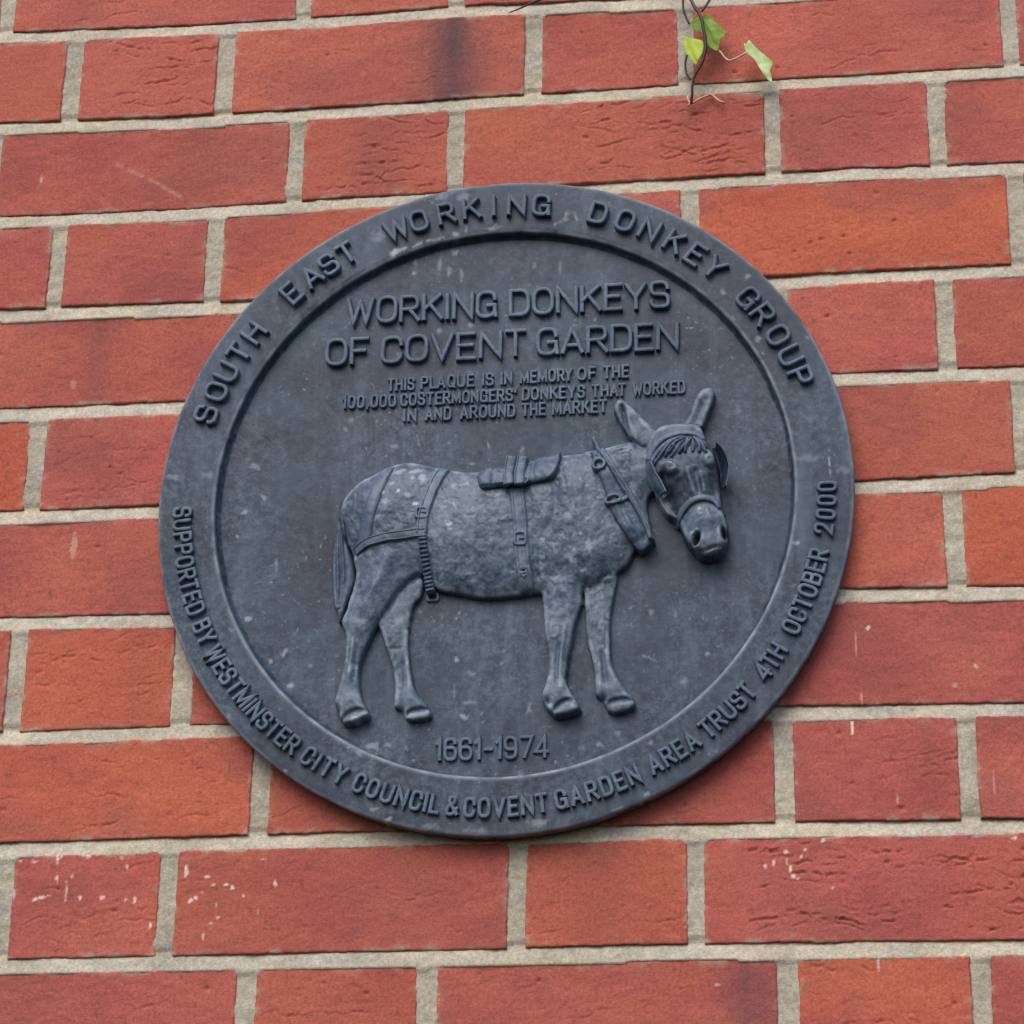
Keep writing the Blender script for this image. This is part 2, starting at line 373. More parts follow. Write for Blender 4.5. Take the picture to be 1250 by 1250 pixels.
def acc_add_block(acc, VV, ny, nx, A, back):
    ring = np.r_[np.arange(nx), np.arange(1, ny) * nx + nx - 1, (ny - 1) * nx + np.arange(nx - 2, -1, -1), np.arange(ny - 2, 0, -1) * nx]
    n = len(VV); B = VV[ring].copy(); B[:, 2] = back
    m = len(ring); i = np.arange(m); j = (i + 1) % m
    side = np.c_[ring[i], n + i, n + j, ring[j]]
    acc.add(np.r_[VV, B], np.r_[grid_faces(ny, nx), side], None, np.r_[A, A[ring]])

wall = thing('brick_wall', 'red brick wall in Flemish bond with pale mortar joints behind the round plaque', 'wall', (0, 0, PZ0))
SPECIAL = [((at([p])[0, 0], at([p])[0, 1]), kd) for p, kd in SPECIAL]
bacc = Acc(); frame = at([(-30, -30), (1280, -30), (-30, 1280), (1280, 1280)])
for k in range(-5, 16):
    J = joints(k)
    for i in range(len(J) - 1):
        u0, u1 = J[i], J[i + 1]; vm = PD0 - (k - .5) * PITCH
        lo = np.interp(vm, [frame[2, 1], frame[0, 1]], [frame[2, 0], frame[0, 0]]); hi = np.interp(vm, [frame[3, 1], frame[1, 1]], [frame[3, 0], frame[1, 0]])
        dense = (u1 > lo and u0 < hi and 0 <= k <= 10)
        brick(bacc, None, u0, u1, k, 1000 + (k + 9) * 53 + i * 7, dense)
bacc.build('brickwork', M_BRICK, wall)
def blur_(a):
    for _ in range(2): b = np.pad(a, 1, mode='edge'); a = (b[:-2, 1:-1] + b[2:, 1:-1] + b[1:-1, :-2] + b[1:-1, 2:] + b[1:-1, 1:-1]) / 5
    return a
# mortar: one bed behind and between the bricks, flush pointed with a slightly worn face
def mortar(step, ua, ub, va, vb):
    nx = int((ub - ua) / step); ny = int((vb - va) / step)
    U, V = np.meshgrid(np.linspace(ua, ub, nx), np.linspace(va, vb, ny))
    T = -1.0 + fbm(U / 50, V / 50, 71, 3) * .7 + fbm(U / 9, V / 5, 72, 4) * .5 + fbm(U / 2.2, V / 2.2, 73, 3) * .4
    # weather-struck slope of each bed joint: tucked in under the brick above
    for k in range(0, 10):
        q = (V - bed_v(k, U)) / 5.0
        T = T - np.where(np.abs(q) < 1.6, np.clip(q, -1, 1.2) * 1.0, 0) - np.where(np.abs(q) < 1.4, np.exp(-((q - .95) / .22) ** 2) * .9 * sstep(-.2, .4, fbm(U / 18, V / 40, 83 + k, 3)), 0)
    for (x0, x1, y0, y1, k) in RECTS:
        i0, i1 = np.searchsorted(U[0], [x0, x1]); j0, j1 = np.searchsorted(V[:, 0], [y0 - 12, y1 + 12])
        uu, vv = U[j0:j1, i0:i1], V[j0:j1, i0:i1]
        T[j0:j1, i0:i1] -= 7 * ((vv > bed_v(k, uu) + 7.0) & (vv < bed_v(k - 1, uu) - 7.0))
    base = np.array((.53, .48, .385))
    g = fbm(U / 25, V / 25, 74, 3)[..., None]; h = fbm(U / 3, V / 3, 75, 3)[..., None]
    A = base * (1 + .20 * g + .18 * h) + fbm(U / 40, V / 14, 78, 3)[..., None] * np.array((-.01, .0, .035))
    st_ = sstep(.15, .6, fbm(U / 30, V / 9, 79, 4))[..., None] * .32
    A = A * (1 - st_) + st_ * np.array((.33, .30, .25))
    pk = sstep(.45, .75, fbm(U / 14, V / 3, 80, 3))[..., None] * .35
    A = A * (1 - pk) + pk * np.array((.55, .30, .22))
    perp = np.ones_like(U)
    for k in range(0, 10): perp = np.where(np.abs(V - bed_v(k, U)) < 6.5, 0, perp)
    A = A * (1 - .14 * blur_(perp)[..., None])
    w = sstep(.35, .55, fbm(U / 2.2, V / 2.2, 76, 2))[..., None] * .35
    A = A * (1 - w) + w * np.array((.62, .58, .50))
    # white sealant dab by the plaque's edge
    for (pu, pv, a, b2, st) in SPLAT[[i for i in range(len(SPLAT)) if SPLAT[i, 4] in (.9, .7) and SPLAT[i, 2] > 3]]:
        q = np.sqrt(((U - pu) / a) ** 2 + ((V - pv) / b2) ** 2)
        ww = (1 - sstep(.6, 1.1, q))[..., None] * st; A = A * (1 - ww) + ww * .75
    return np.c_[U.ravel(), V.ravel(), T.ravel()], grid_faces(ny, nx), A.reshape(-1, 3)
Vm, Fm, Am = mortar(1.5, -430, 420, -410, 430)
mesh_obj('mortar', Vm, Fm, M_MORTAR, wall, attrs={'tint': Am})
Vm, Fm, Am = mortar(12, -1300, 1300, -800, 800); Vm[:, 2] -= 4.5
o = mesh_obj('mortar', Vm, Fm, M_MORTAR, wall, attrs={'tint': Am})

# ================================================================== PLAQUE
plaque = thing('memorial_plaque', 'round dark cast metal plaque with raised donkey and lettering on the brick wall', 'plaque', (0, 0, PZ0))
R_OUT, R_IN, T_RIM, T_PL = 232.1, 193.6, 15.0, 7.5
def lathe(profile, seg, seed, amp):
    pr = np.array(profile, float); n = len(pr)
    th = np.linspace(0, 2 * math.pi, seg, endpoint=False)
    Rr = pr[None, :, 0] + 0 * th[:, None]; T = pr[None, :, 1] + 0 * th[:, None]
    U = Rr * np.sin(th)[:, None]; V = Rr * np.cos(th)[:, None]
    w = fbm(U / 30, V / 30, seed, 4) * amp; e = fbm(U / 9, V / 9, seed + 5, 3) * amp * .35
    T = T + w * .6 + e
    k = 1 + (fbm(U / 22, V / 22, seed + 9, 3) * amp * .8) / np.maximum(Rr, 20)
    U = U * k; V = V * k
    i = np.arange(seg)[:, None]; j = np.arange(n - 1)[None, :]; i2 = (i + 1) % seg
    F = np.stack([i * n + j, i2 * n + j, i2 * n + j + 1, i * n + j + 1], -1).reshape(-1, 4)
    return np.c_[U.ravel(), V.ravel(), T.ravel()], F
PATCH = [(zx, zy, a, b, g, st) for ox, oy, sc, L in (
  (420, 220, 4.808, [(290, 432, 2.2, 5, -35, .9), (335, 408, 6, 1.2, 22, .7), (450, 372, 7, 1.2, 20, .6), (560, 345, 6, 1.2, 14, .6), (655, 320, 5, 2.4, 40, .7), (720, 290, 2, 4, 0, .4), (870, 280, 6, 2, 10, .5), (560, 100, 9, 3, 15, .35), (700, 100, 5, 4, 0, .3), (200, 330, 6, 6, 0, .3), (655, 420, 3, 2.4, 0, .6), (620, 540, 1.6, 4, 0, .45), (410, 545, 1.4, 1.6, 0, .7), (690, 560, 1.2, 8, 0, .3), (560, 510, 1.2, 6, 0, .3), (745, 850, 2.4, 3, 0, .5), (560, 890, 2, 3, 0, .4), (420, 480, 1.2, 4, 0, .35), (320, 1020, 1.6, 1.4, 0, .5)]),
  (640, 220, 4.808, [(230, 225, 7, 2, 40, .45), (300, 210, 1, 5, 20, .4), (60, 490, 1.4, 3, 0, .3), (210, 520, .9, 6, 0, .25), (1170, 660, 2.4, 2.4, 0, .4), (1210, 800, 3, 1.2, -40, .5), (320, 820, 3, 2, 0, .35)]),
  (840, 300, 5.682, [(405, 215, 2.4, 3, 0, .45), (240, 330, 2, 2, 0, .35), (485, 640, 2, 2, 0, .5), (520, 745, 1.4, 1.4, 0, .5), (825, 640, 1.6, 2.2, 0, .35), (300, 500, 2, 3, 40, .4)]),
  (830, 415, 2.976, [(542, 435, .7, 5.5, 0, .85), (545, 475, .6, 3, 0, .5), (470, 430, 7, 3, 0, .25), (413, 738, 3, 1.6, 0, .8), (243, 433, 1.6, 1.3, 0, .7), (590, 470, 4, 4, 0, .2), (330, 1180, 3, 2, 0, .35), (100, 1140, 2, 2, 0, .5), (250, 880, 4, .8, -50, .3), (210, 250, 4, 5, 0, .2)]),
  (190, 560, 3.125, [(340, 200, 2, 3, 40, .55), (315, 295, 1.5, 1.5, 0, .55), (460, 405, 1, 4, 0, .4), (350, 610, 3, 2.4, 0, .6), (490, 740, 2, 3, 0, .65), (440, 770, 1.6, 1.6, 0, .6), (515, 865, 2.4, 2, 0, .6), (415, 150, 3.5, 1.4, -45, .4), (380, 30, 4, 3, 0, .35), (270, 985, 3, 3, 0, .45), (490, 1190, 1.6, 1.6, 0, .7), (200, 60, 5, 3, 0, .25), (290, 655, 2, 2, 0, .45), (70, 70, 4, 2, 0, .3), (590, 790, 2, 3, 0, .3)]),
  (390, 660, 4.808, [(818, 425, 1.2, 2, 0, .5), (805, 460, 1, 1, 0, .45), (825, 535, 1.6, 1.4, 0, .55), (808, 693, 2, 1.6, -20, .75), (890, 780, 3, 1.5, -40, .35), (790, 880, 1, 4, 0, .3), (850, 1035, 3, 1.4, -35, .6), (1080, 650, 1.6, 1.6, 0, .35), (1070, 720, 1.6, 1.6, 0, .35), (990, 590, 1.4, 1.4, 0, .3), (880, 950, 5, 1.2, 5, .3), (1230, 990, 1.4, 3, 20, .3)]),
  (620, 660, 4.808, [(1175, 660, 1.6, 1.5, 0, .6), (1130, 785, 1.5, 1.5, 0, .5), (830, 690, 5, 1, -25, .35), (840, 420, 2, 2, 0, .3), (980, 440, 2, 2, 0, .25), (120, 990, 1.2, 4, -20, .35), (550, 1195, 2, 2.4, 0, .4), (640, 1135, 2.4, 1.4, 0, .3), (1040, 820, 3, 2, 40, .3)]),
  (330, 820, 3.906, [(480, 355, 5, 3, 0, .5), (370, 360, 1.4, 2, 0, .5), (560, 350, 2.4, 1.6, 0, .35), (925, 220, 2.4, 1.2, -40, .5), (560, 708, 2.4, 1.2, 20, .7), (490, 655, 3, 1, 10, .4), (100, 70, 1.6, 2, 0, .5), (420, 390, 3, 1.2, -35, .4), (1000, 760, 10, 2.6, 0, .3), (760, 740, 6, 2, 0, .3), (70, 478, 2, 1.2, 0, .5), (870, 330, 2, 2, 0, .3)]),
  (600, 820, 3.906, [(510, 350, 3, 2, 40, .45), (435, 360, 2.4, 1.6, 0, .35), (600, 290, 2.4, 1.4, 0, .3), (760, 340, 2, 1.4, 0, .3), (220, 720, 7, 3, 0, .35), (600, 655, 4, 1, 15, .5), (735, 590, 2.4, 1, 20, .5), (1050, 390, 3, 1.2, 30, .4), (990, 120, 2, 1.4, 0, .4), (130, 480, 2, 2, 0, .3)]),
  (390, 450, 4.808, [(530, 498, 1.2, 1.0, 0, .6), (580, 420, 1.2, 4, 10, .35), (430, 455, 4, 1.6, -10, .3), (190, 300, 2, 2, 0, .3), (150, 350, 1.6, 1.6, 0, .35), (990, 450, 1, 3, 20, .35), (1190, 485, 2, 3, 0, .3), (890, 560, 3, 1, 0, .35)])) for x, y, a, b, g, st in L for zx, zy in [(ox + x / sc, oy + y / sc)]]
def dust(V_, tz):
    w = np.zeros(len(V_)); n1 = fbm(V_[:, 0] / 2.6, V_[:, 1] / 2.6, 81, 4)
    P_ = at([(p[0], p[1]) for p in PATCH], tz)
    for (u, v), (_, _, a, b, g, st) in zip(P_, PATCH):
        m = (np.abs(V_[:, 0] - u) < 16) & (np.abs(V_[:, 1] - v) < 16); c, s_ = math.cos(math.radians(g)), math.sin(math.radians(g))
        x = (V_[m, 0] - u) * c + (V_[m, 1] - v) * s_; y = -(V_[m, 0] - u) * s_ + (V_[m, 1] - v) * c
        q = np.sqrt((x / a) ** 2 + (y / b) ** 2) + 1.1 * n1[m]
        w[m] = np.maximum(w[m], (1 - sstep(.2, 1.25, q)) * st * .9)
    return w
prof = [(R_OUT - 3, -1.5), (R_OUT - 1.4, .5), (R_OUT - .4, 3), (R_OUT + .2, 12.6), (R_OUT, 13.4), (R_OUT - .9, 14.5), (R_OUT - 1.6, 14.85), (R_OUT - 3, T_RIM)]
prof += [(r, T_RIM) for r in np.linspace(R_OUT - 5, R_IN + 4, 32)]
prof += [(R_IN + 2.8, T_RIM), (R_IN + 1.9, T_RIM - .25), (R_IN + .9, T_RIM - .75), (R_IN + .1, T_RIM - 1.5), (R_IN - .3, T_RIM - 2.4), (R_IN - .8, T_PL + 3.5), (R_IN - 1.4, T_PL + 1.2), (R_IN - 2.8, T_PL + .1), (R_IN - 4.5, T_PL - 1.5)]
Vr, Fr = lathe(prof[::-1], 1500, 11, .45)
rr_ = np.hypot(Vr[:, 0], Vr[:, 1]); wn_ = fbm(Vr[:, 0] / 9, Vr[:, 1] / 9, 93, 4)
wear = np.exp(-((rr_ - R_IN - .9) / 1.0) ** 2) * (Vr[:, 2] > T_RIM - 2.6) * np.clip(.46 + .45 * wn_, 0, 1) + np.exp(-((rr_ - R_OUT + .5) / 1.0) ** 2) * (Vr[:, 2] > T_RIM - 2.5) * np.clip(.42 + .4 * wn_, 0, 1)
mesh_obj('rim', Vr, Fr, M_PLATE, plaque, attrs={'lime': np.repeat(np.maximum(wear, dust(Vr, T_RIM))[:, None], 3, 1)})
Vd, Fd = lathe([(r, T_PL) for r in np.r_[.3, np.linspace(2, R_IN - 1.2, 210)]], 1400, 31, .5)
mesh_obj('backplate', Vd, Fd, M_PLATE, plaque, attrs={'lime': np.repeat(dust(Vd, T_PL)[:, None], 3, 1)})

# ------------------------------------------------------------------ ribbons: a raised bar along a path
def smooth_path(P, step=1.2, closed=False):
    P = np.asarray(P, float)
    if closed: P = np.r_[P[-1:], P, P[:2]]
    else: P = np.r_[2 * P[:1] - P[1:2], P, 2 * P[-1:] - P[-2:-1]]
    out = []
    for i in range(1, len(P) - 2):
        a, b, c, d = P[i - 1], P[i], P[i + 1], P[i + 2]
        n = max(2, int(np.hypot(*(c - b)[:2]) / step))
        t = np.linspace(0, 1, n, endpoint=False)[:, None]
        out.append(.5 * (2 * b + (c - a) * t + (2 * a - 5 * b + 4 * c - d) * t * t + (3 * b - a - 3 * c + d) * t ** 3))
    out = np.concatenate(out)
    return out if closed else np.r_[out, P[-2:-1]]
def ribbon(acc, P, wb, wt, hgt, base, closed=False, sink=1.0, taper=None, crown=.12):
    """P (n,2) path; wb/wt half widths at foot and at top; base: number or function (u,v)->t"""
    P = np.asarray(P, float); n = len(P)
    if closed: a = np.roll(P, 1, 0); c = np.roll(P, -1, 0)
    else: a = np.r_[2 * P[:1] - P[1:2], P[:-1]]; c = np.r_[P[1:], 2 * P[-1:] - P[-2:-1]]
    d1 = P - a; d2 = c - P
    d1 /= np.maximum(np.hypot(*d1.T), 1e-9)[:, None]; d2 /= np.maximum(np.hypot(*d2.T), 1e-9)[:, None]
    n1 = np.c_[-d1[:, 1], d1[:, 0]]; n2 = np.c_[-d2[:, 1], d2[:, 0]]
    m = n1 + n2; m /= np.maximum(np.hypot(*m.T), 1e-6)[:, None]
    k = 1 / np.maximum((m * n1).sum(1), .45); m = m * k[:, None]
    tp = np.ones(n) if taper is None else np.asarray(taper)
    cols = [(-wb, -sink), (-wb * .98, .0), (-wt, hgt * (1 - crown)), (-wt * .45, hgt * .985), (0, hgt), (wt * .45, hgt * .985), (wt, hgt * (1 - crown)), (wb * .98, .0), (wb, -sink)]
    V = []
    for off, h in cols:
        q = P + m * (off * tp)[:, None]
        bb = base(q[:, 0], q[:, 1]) if callable(base) else np.full(n, base)
        V.append(np.c_[q, bb + (h * (.35 + .65 * tp) if h > 0 else h)])
    V = np.stack(V, 1).reshape(-1, 3); c_ = len(cols)
    i = np.arange(n if closed else n - 1)[:, None]; j = np.arange(c_ - 1)[None, :]; i2 = (i + 1) % n
    F = np.stack([i * c_ + j, i2 * c_ + j, i2 * c_ + j + 1, i * c_ + j + 1], -1).reshape(-1, 4)
    F = F[:, ::-1]
    T = None
    if not closed:
        e = (n - 1) * c_
        T = np.array([[0, x, x + 1] for x in range(1, c_ - 1)] + [[e, e + x + 1, e + x] for x in range(1, c_ - 1)])[:, ::-1]
    acc.add(V, F, T)

# ------------------------------------------------------------------ lettering (stroke letters)
r3 = .32
GL = {
 'A': (.80, [[(0, 0), (.4, 1), (.8, 0)], [(.13, .30), (.67, .30)]]),
 'B': (.72, [[(0, 0), (0, 1), (.66, 1, .22), (.66, .53, .2), (0, .53)], [(.4, .53), (.72, .53, .22), (.72, 0, .24), (0, 0)]]),
 'C': (.72, [[(.72, .68), (.72, 1, r3), (0, 1, r3), (0, 0, r3), (.72, 0, r3), (.72, .32)]]),
 'D': (.74, [[(0, 0), (0, 1), (.74, 1, .34), (.74, 0, .34), (0, 0)]]),
 'E': (.64, [[(.64, 1), (0, 1), (0, 0), (.66, 0)], [(0, .52), (.56, .52)]]),
 'F': (.62, [[(.64, 1), (0, 1), (0, 0)], [(0, .5), (.54, .5)]]),
 'G': (.76, [[(.74, .70), (.74, 1, r3), (0, 1, r3), (0, 0, r3), (.74, 0, r3), (.74, .46), (.42, .46)], [(.74, .3), (.78, 0)]]),
 'H': (.74, [[(0, 0), (0, 1)], [(.74, 0), (.74, 1)], [(0, .52), (.74, .52)]]),
 'I': (.06, [[(.03, 0), (.03, 1)]]),
 'K': (.74, [[(0, 0), (0, 1)], [(.70, 1), (0, .40)], [(.26, .62), (.76, 0)]]),
 'L': (.60, [[(0, 1), (0, 0), (.62, 0)]]),
 'M': (.94, [[(0, 0), (0, 1), (.47, .12), (.94, 1), (.94, 0)]]),
 'N': (.76, [[(0, 0), (0, 1), (.76, 0), (.76, 1)]]),
 'O': (.76, [[(.38, 1), (.76, 1, .36), (.76, 0, .36), (0, 0, .36), (0, 1, .36), 'c']]),
 'P': (.68, [[(0, 0), (0, 1), (.68, 1, .26), (.68, .46, .26), (0, .46)]]),
 'Q': (.76, [[(.38, 1), (.76, 1, .36), (.76, 0, .36), (0, 0, .36), (0, 1, .36), 'c'], [(.44, .26), (.8, -.06)]]),
 'R': (.74, [[(0, 0), (0, 1), (.70, 1, .25), (.70, .48, .25), (0, .48)], [(.36, .48), (.76, 0)]]),
 'S': (.72, [[(.70, .74), (.70, 1, .28), (.02, 1, .28), (.02, .53, .22), (.72, .49, .22), (.72, 0, .28), (0, 0, .28), (0, .26)]]),
 'T': (.72, [[(0, 1), (.72, 1)], [(.36, 1), (.36, 0)]]),
 'U': (.74, [[(0, 1), (0, 0, .34), (.74, 0, .34), (.74, 1)]]),
 'V': (.78, [[(0, 1), (.39, 0), (.78, 1)]]),
 'W': (1.06, [[(0, 1), (.26, 0), (.53, .92), (.80, 0), (1.06, 1)]]),
 'Y': (.78, [[(0, 1), (.39, .46), (.78, 1)], [(.39, .46), (.39, 0)]]),
 '0': (.66, [[(.33, 1), (.66, 1, .32), (.66, 0, .32), (0, 0, .32), (0, 1, .32), 'c']]),
 '1': (.26, [[(0, .76), (.22, 1), (.22, 0)]]),
 '2': (.68, [[(0, .70), (0, 1, .3), (.66, 1, .3), (.66, .56, .2), (0, .02), (.70, .02)]]),
 '4': (.74, [[(.56, 0), (.56, 1), (0, .26), (.76, .26)]]),
 '6': (.68, [[(.64, .78), (.62, 1, .26), (0, 1, .32), (0, 0, .32), (.68, 0, .3), (.68, .58, .28), (.04, .58, .1), (.0, .40)]]),
 '7': (.66, [[(0, 1), (.68, 1), (.24, 0)]]),
 '9': (.68, [[(.04, .22), (.06, 0, .26), (.68, 0, .32), (.68, 1, .32), (0, 1, .3), (0, .42, .28), (.64, .42, .1), (.68, .60)]]),
 '-': (.46, [[(0, .46), (.46, .46)]]),
 ',': (.12, [[(.12, .10), (.02, -.18)]]),
 "'": (.10, [[(.08, 1.0), (.03, .72)]]),
 '&': (.84, [[(.84, .04), (.12, .74, .12), (.14, 1, .2), (.56, 1, .2), (.54, .70, .2), (0, .40, .2), (0, 0, .26), (.56, 0, .26), (.80, .42)]]),
}
def rounded(st):
    closed = st[-1] == 'c'; pts = [p for p in st if p != 'c']; n = len(pts); out = []
    for i, p in enumerate(pts):
        q = np.array(p[:2], float)
        if len(p) == 3:
            a = np.array(pts[i - 1][:2], float); b = np.array(pts[(i + 1) % n][:2], float)
            la, lb = np.hypot(*(a - q)), np.hypot(*(b - q)); r = min(p[2], la * .98 if len(pts[i - 1]) < 3 else la * .5, lb * .98 if len(pts[(i + 1) % n]) < 3 else lb * .5)
            A_ = q + (a - q) / la * r; B_ = q + (b - q) / lb * r
            for t in np.linspace(0, 1, 8): out.append((1 - t) ** 2 * A_ * 1 + 2 * t * (1 - t) * (q * .96 + (A_ + B_) * .02) + t * t * B_)
        else: out.append(q)
    P = [out[0]]
    for q in out[1:]:
        if np.hypot(*(q - P[-1])) > 1e-3: P.append(q)
    if closed and np.hypot(*(P[0] - P[-1])) < 1e-3: P.pop()
    return np.array(P), closed
LRNG = random.Random(5)
def densify(P, closed, mx):
    out = []; n = len(P)
    for i in range(n if closed else n - 1):
        a, b = P[i], P[(i + 1) % n]; k = max(1, int(np.hypot(*(b - a)) / mx))
        for t in range(k): out.append(a + (b - a) * t / k)
    if not closed: out.append(P[-1])
    return np.array(out)
def letter(acc, ch, wx, h, stroke, relief, base, place):
    """wx: mm per glyph unit across, h: letter height; place maps local mm (x, y) to (u, v)"""
    w, strokes = GL[ch]
    sk = LRNG.uniform(-.02, .02)
    for si, st in enumerate(strokes):
        P, closed = rounded(st)
        Q = np.c_[(P[:, 0] - w / 2) * wx, P[:, 1] * h]
        if not closed:          # square ends
            for e, f in ((0, 1), (-1, -2)):
                d = Q[e] - Q[f]; Q[e] = Q[e] + d / max(np.hypot(*d), 1e-6) * stroke * .22
        Q[:, 0] += sk * Q[:, 1]
        Q = densify(Q, closed, 2.2)
        Q = place(Q)
        hh = relief * LRNG.uniform(.94, 1.06) + si * .05
        ribbon(acc, Q, stroke * .54, stroke * .36, hh, base, closed, sink=.8, crown=.08)
def word_letters(word, gap):
    """advance centres for a word set solid from x = 0; returns centres and width in glyph units"""
    x = 0; c = []
    for i, ch in enumerate(word):
        w = GL[ch][0]
        if i and ch in 'TYVA' and word[i - 1] in 'TYVALR': x -= gap * .45
        c.append(x + w / 2); x += w + gap
    return np.array(c), x - gap
def straight(acc, words, h, stroke, relief, t, gap=.30):
    for word, a, b in words:      # a, b: measured foot of the word's left and right ends
        A_, B_ = at([a, b], t)
        L = np.hypot(*(B_ - A_)) - stroke; ex = (B_ - A_) / np.hypot(*(B_ - A_)); ey = np.array([-ex[1], ex[0]])
        A_ = A_ + ex * stroke / 2 + ey * stroke / 2
        c, w = word_letters(word, gap); k = L / w
        for ch, cx in zip(word, c):
            j = LRNG.uniform(-.012, .012) * h
            letter(acc, ch, k, h - stroke, stroke, relief, T_PL, lambda Q: A_ + ex * (cx * k) + Q[:, :1] * ex + (Q[:, 1:] + j) * ey)
def arc(acc, placed, h, stroke, relief, wx, inward, rmid):
    for ch, ang in placed:        # angle clockwise from the top
        er = np.array([math.sin(ang), math.cos(ang)]); et = np.array([math.cos(ang), -math.sin(ang)])
        if inward: er, et = -er, -et
        c = np.array([math.sin(ang), math.cos(ang)]) * rmid
        t = LRNG.uniform(-.02, .02)
        letter(acc, ch, wx, h - stroke, stroke, relief, T_RIM, lambda Q: c + (Q[:, :1] + t * Q[:, 1:]) * et + (Q[:, 1:] - (h - stroke) / 2) * er)

def crop(ox, oy, sc): return lambda x, y: (ox + x / sc, oy + y / sc)
k5 = crop(380, 320, 2.604)
acc = Acc()
bl = lambda x0, x1, y0, y1, xa, xb: ((k5(xa, y0 + (y1 - y0) * (xa - x0) / (x1 - x0))), (k5(xb, y0 + (y1 - y0) * (xb - x0) / (x1 - x0))))
L1 = lambda a, b: bl(120, 1145, 204, 148, a, b)
L2 = lambda a, b: bl(45, 1170, 334, 280, a, b)
for line in ([('WORKING', *L1(108, 592)), ('DONKEYS', *L1(627, 1144))], [('OF', *L2(42, 184)), ('COVENT', *L2(218, 686)), ('GARDEN', *L2(714, 1170))]):
    acc = Acc(); straight(acc, line, 21.5, 3.2, 4.2, T_PL + 2.5, .24); acc.build('title_line', M_LETTER, plaque, smooth=False)
S1 = lambda a, b: bl(245, 1010, 414, 370, a, b)
S2 = lambda a, b: bl(98, 1190, 470, 420, a, b)
S3 = lambda a, b: bl(292, 940, 511, 481, a, b)
for line in ([('THIS', *S1(240, 330)), ('PLAQUE', *S1(346, 520)), ('IS', *S1(541, 582)), ('IN', *S1(600, 641)), ('MEMORY', *S1(662, 832)), ('OF', *S1(845, 908)), ('THE', *S1(926, 1012))],
             [('100,000', *S2(97, 271)), ("COSTERMONGERS'", *S2(282, 656)), ('DONKEYS', *S2(668, 872)), ('THAT', *S2(890, 1002)), ('WORKED', *S2(1020, 1191))],
             [('IN', *S3(291, 336)), ('AND', *S3(360, 447)), ('AROUND', *S3(472, 650)), ('THE', *S3(667, 747)), ('MARKET', *S3(765, 942))]):
    acc = Acc(); straight(acc, line, 10.2, 2.0, 2.4, T_PL + 1, .42); acc.build('memorial_line', M_LETTER, plaque, smooth=False)
acc = Acc()
straight(acc, [('1661-1974', (530, 930.5), (671, 926.5))], 16.0, 2.6, 2.4, T_PL + 1, .30)
acc.build('date_lettering', M_LETTER, plaque, smooth=False)
def angs(pts, t=T_RIM + 2):
    q = at(pts, t); return np.unwrap(np.arctan2(q[:, 0], q[:, 1]))
acc = Acc()
TOP = [('SOUTH', [(252, 507), (261.6, 478), (276, 455), (290.7, 431), (311.5, 408)]), ('EAST', [(355, 357), (381, 339), (401, 323), (423, 308)]),
       ('WORKING', [(484.5, 281), (511.5, 269), (545, 261), (576, 256), (603, 253.5), (631, 251.5), (662, 250)]),
       ('DONKEY', [(731.5, 260), (765, 268), (795, 279), (825, 296), (850, 311), (873, 327)]), ('GROUP', [(914, 364), (932, 385), (951, 410), (968.5, 434), (981, 459)])]
for wd, pts in TOP:
    acc = Acc(); arc(acc, list(zip(wd, angs(pts))), 17.6, 3.3, 4.8, 14.0, False, 212.4); acc.build('rim_word', M_LETTER, plaque, smooth=False)
acc = Acc()
BOT = [('SUPPORTED', (226.8, 625.6), (241.5, 743)), ('BY', (249.5, 763), (256.5, 777)), ('WESTMINSTER', (267, 797), (359.5, 907.5)), ('CITY', (378, 921), (416.5, 944.5)), ('COUNCIL', (440, 954.5), (531, 982.8)), ('&', (552.7, 984), None),
       ('COVENT', (574, 981.5), (661, 977)), ('GARDEN', (684.5, 973), (773, 946)), ('AREA', (799, 933.5), (846, 907)), ('TRUST', (864, 891), (911, 843)), ('4TH', (931, 820), (951, 796)), ('OCTOBER', (963, 764), (1003, 678)), ('2000', (1009, 646), (1014, 594))]
for wd, a, b in BOT:
    if b is None: pl = [(wd, angs([a])[0])]
    else:
        a0, a1 = angs([a, b]); c, w = word_letters(wd, .34); c = (c - c[0]) / (c[-1] - c[0]); pl = [(ch, a0 + (a1 - a0) * x) for ch, x in zip(wd, c)]
    acc = Acc(); arc(acc, pl, 13.9, 2.85, 3.6, 7.9, True, 214.6); acc.build('rim_word', M_LETTER, plaque, smooth=False)

# ================================================================== DONKEY RELIEF
GS = 0.6
gu = np.arange(-135, 165, GS); gv = np.arange(-165, 95, GS)
GU, GV = np.meshgrid(gu, gv)
def poly_sdf(poly, U, V):
    """signed distance, positive inside"""
    P = np.asarray(poly, float); n = len(P); best = np.full(U.shape, 1e9); ins = np.zeros(U.shape, bool)
    for i in range(n):
        a, b = P[i], P[(i + 1) % n]; e = b - a; wx, wy = U - a[0], V - a[1]
        h = np.clip((wx * e[0] + wy * e[1]) / max(e @ e, 1e-12), 0, 1)
        best = np.minimum(best, (wx - h * e[0]) ** 2 + (wy - h * e[1]) ** 2)
        c = (a[1] > V) != (b[1] > V)
        ins ^= c & (U < (b[0] - a[0]) * (V - a[1]) / (b[1] - a[1] + 1e-12) + a[0])
    return np.where(ins, 1, -1) * np.sqrt(best)
def sub_sdf(poly, pad=4.0):
    poly = np.asarray(poly); a = poly.min(0) - pad; b = poly.max(0) + pad
    i0, i1 = np.searchsorted(gu, [a[0], b[0]]); j0, j1 = np.searchsorted(gv, [a[1], b[1]])
    out = np.full(GU.shape, -50.0); sl_ = (slice(j0, j1), slice(i0, i1))
    out[sl_] = poly_sdf(poly, GU[sl_], GV[sl_]); return out
def outline(px, t, step=2.0): return smooth_path(at(px, t), step, True)
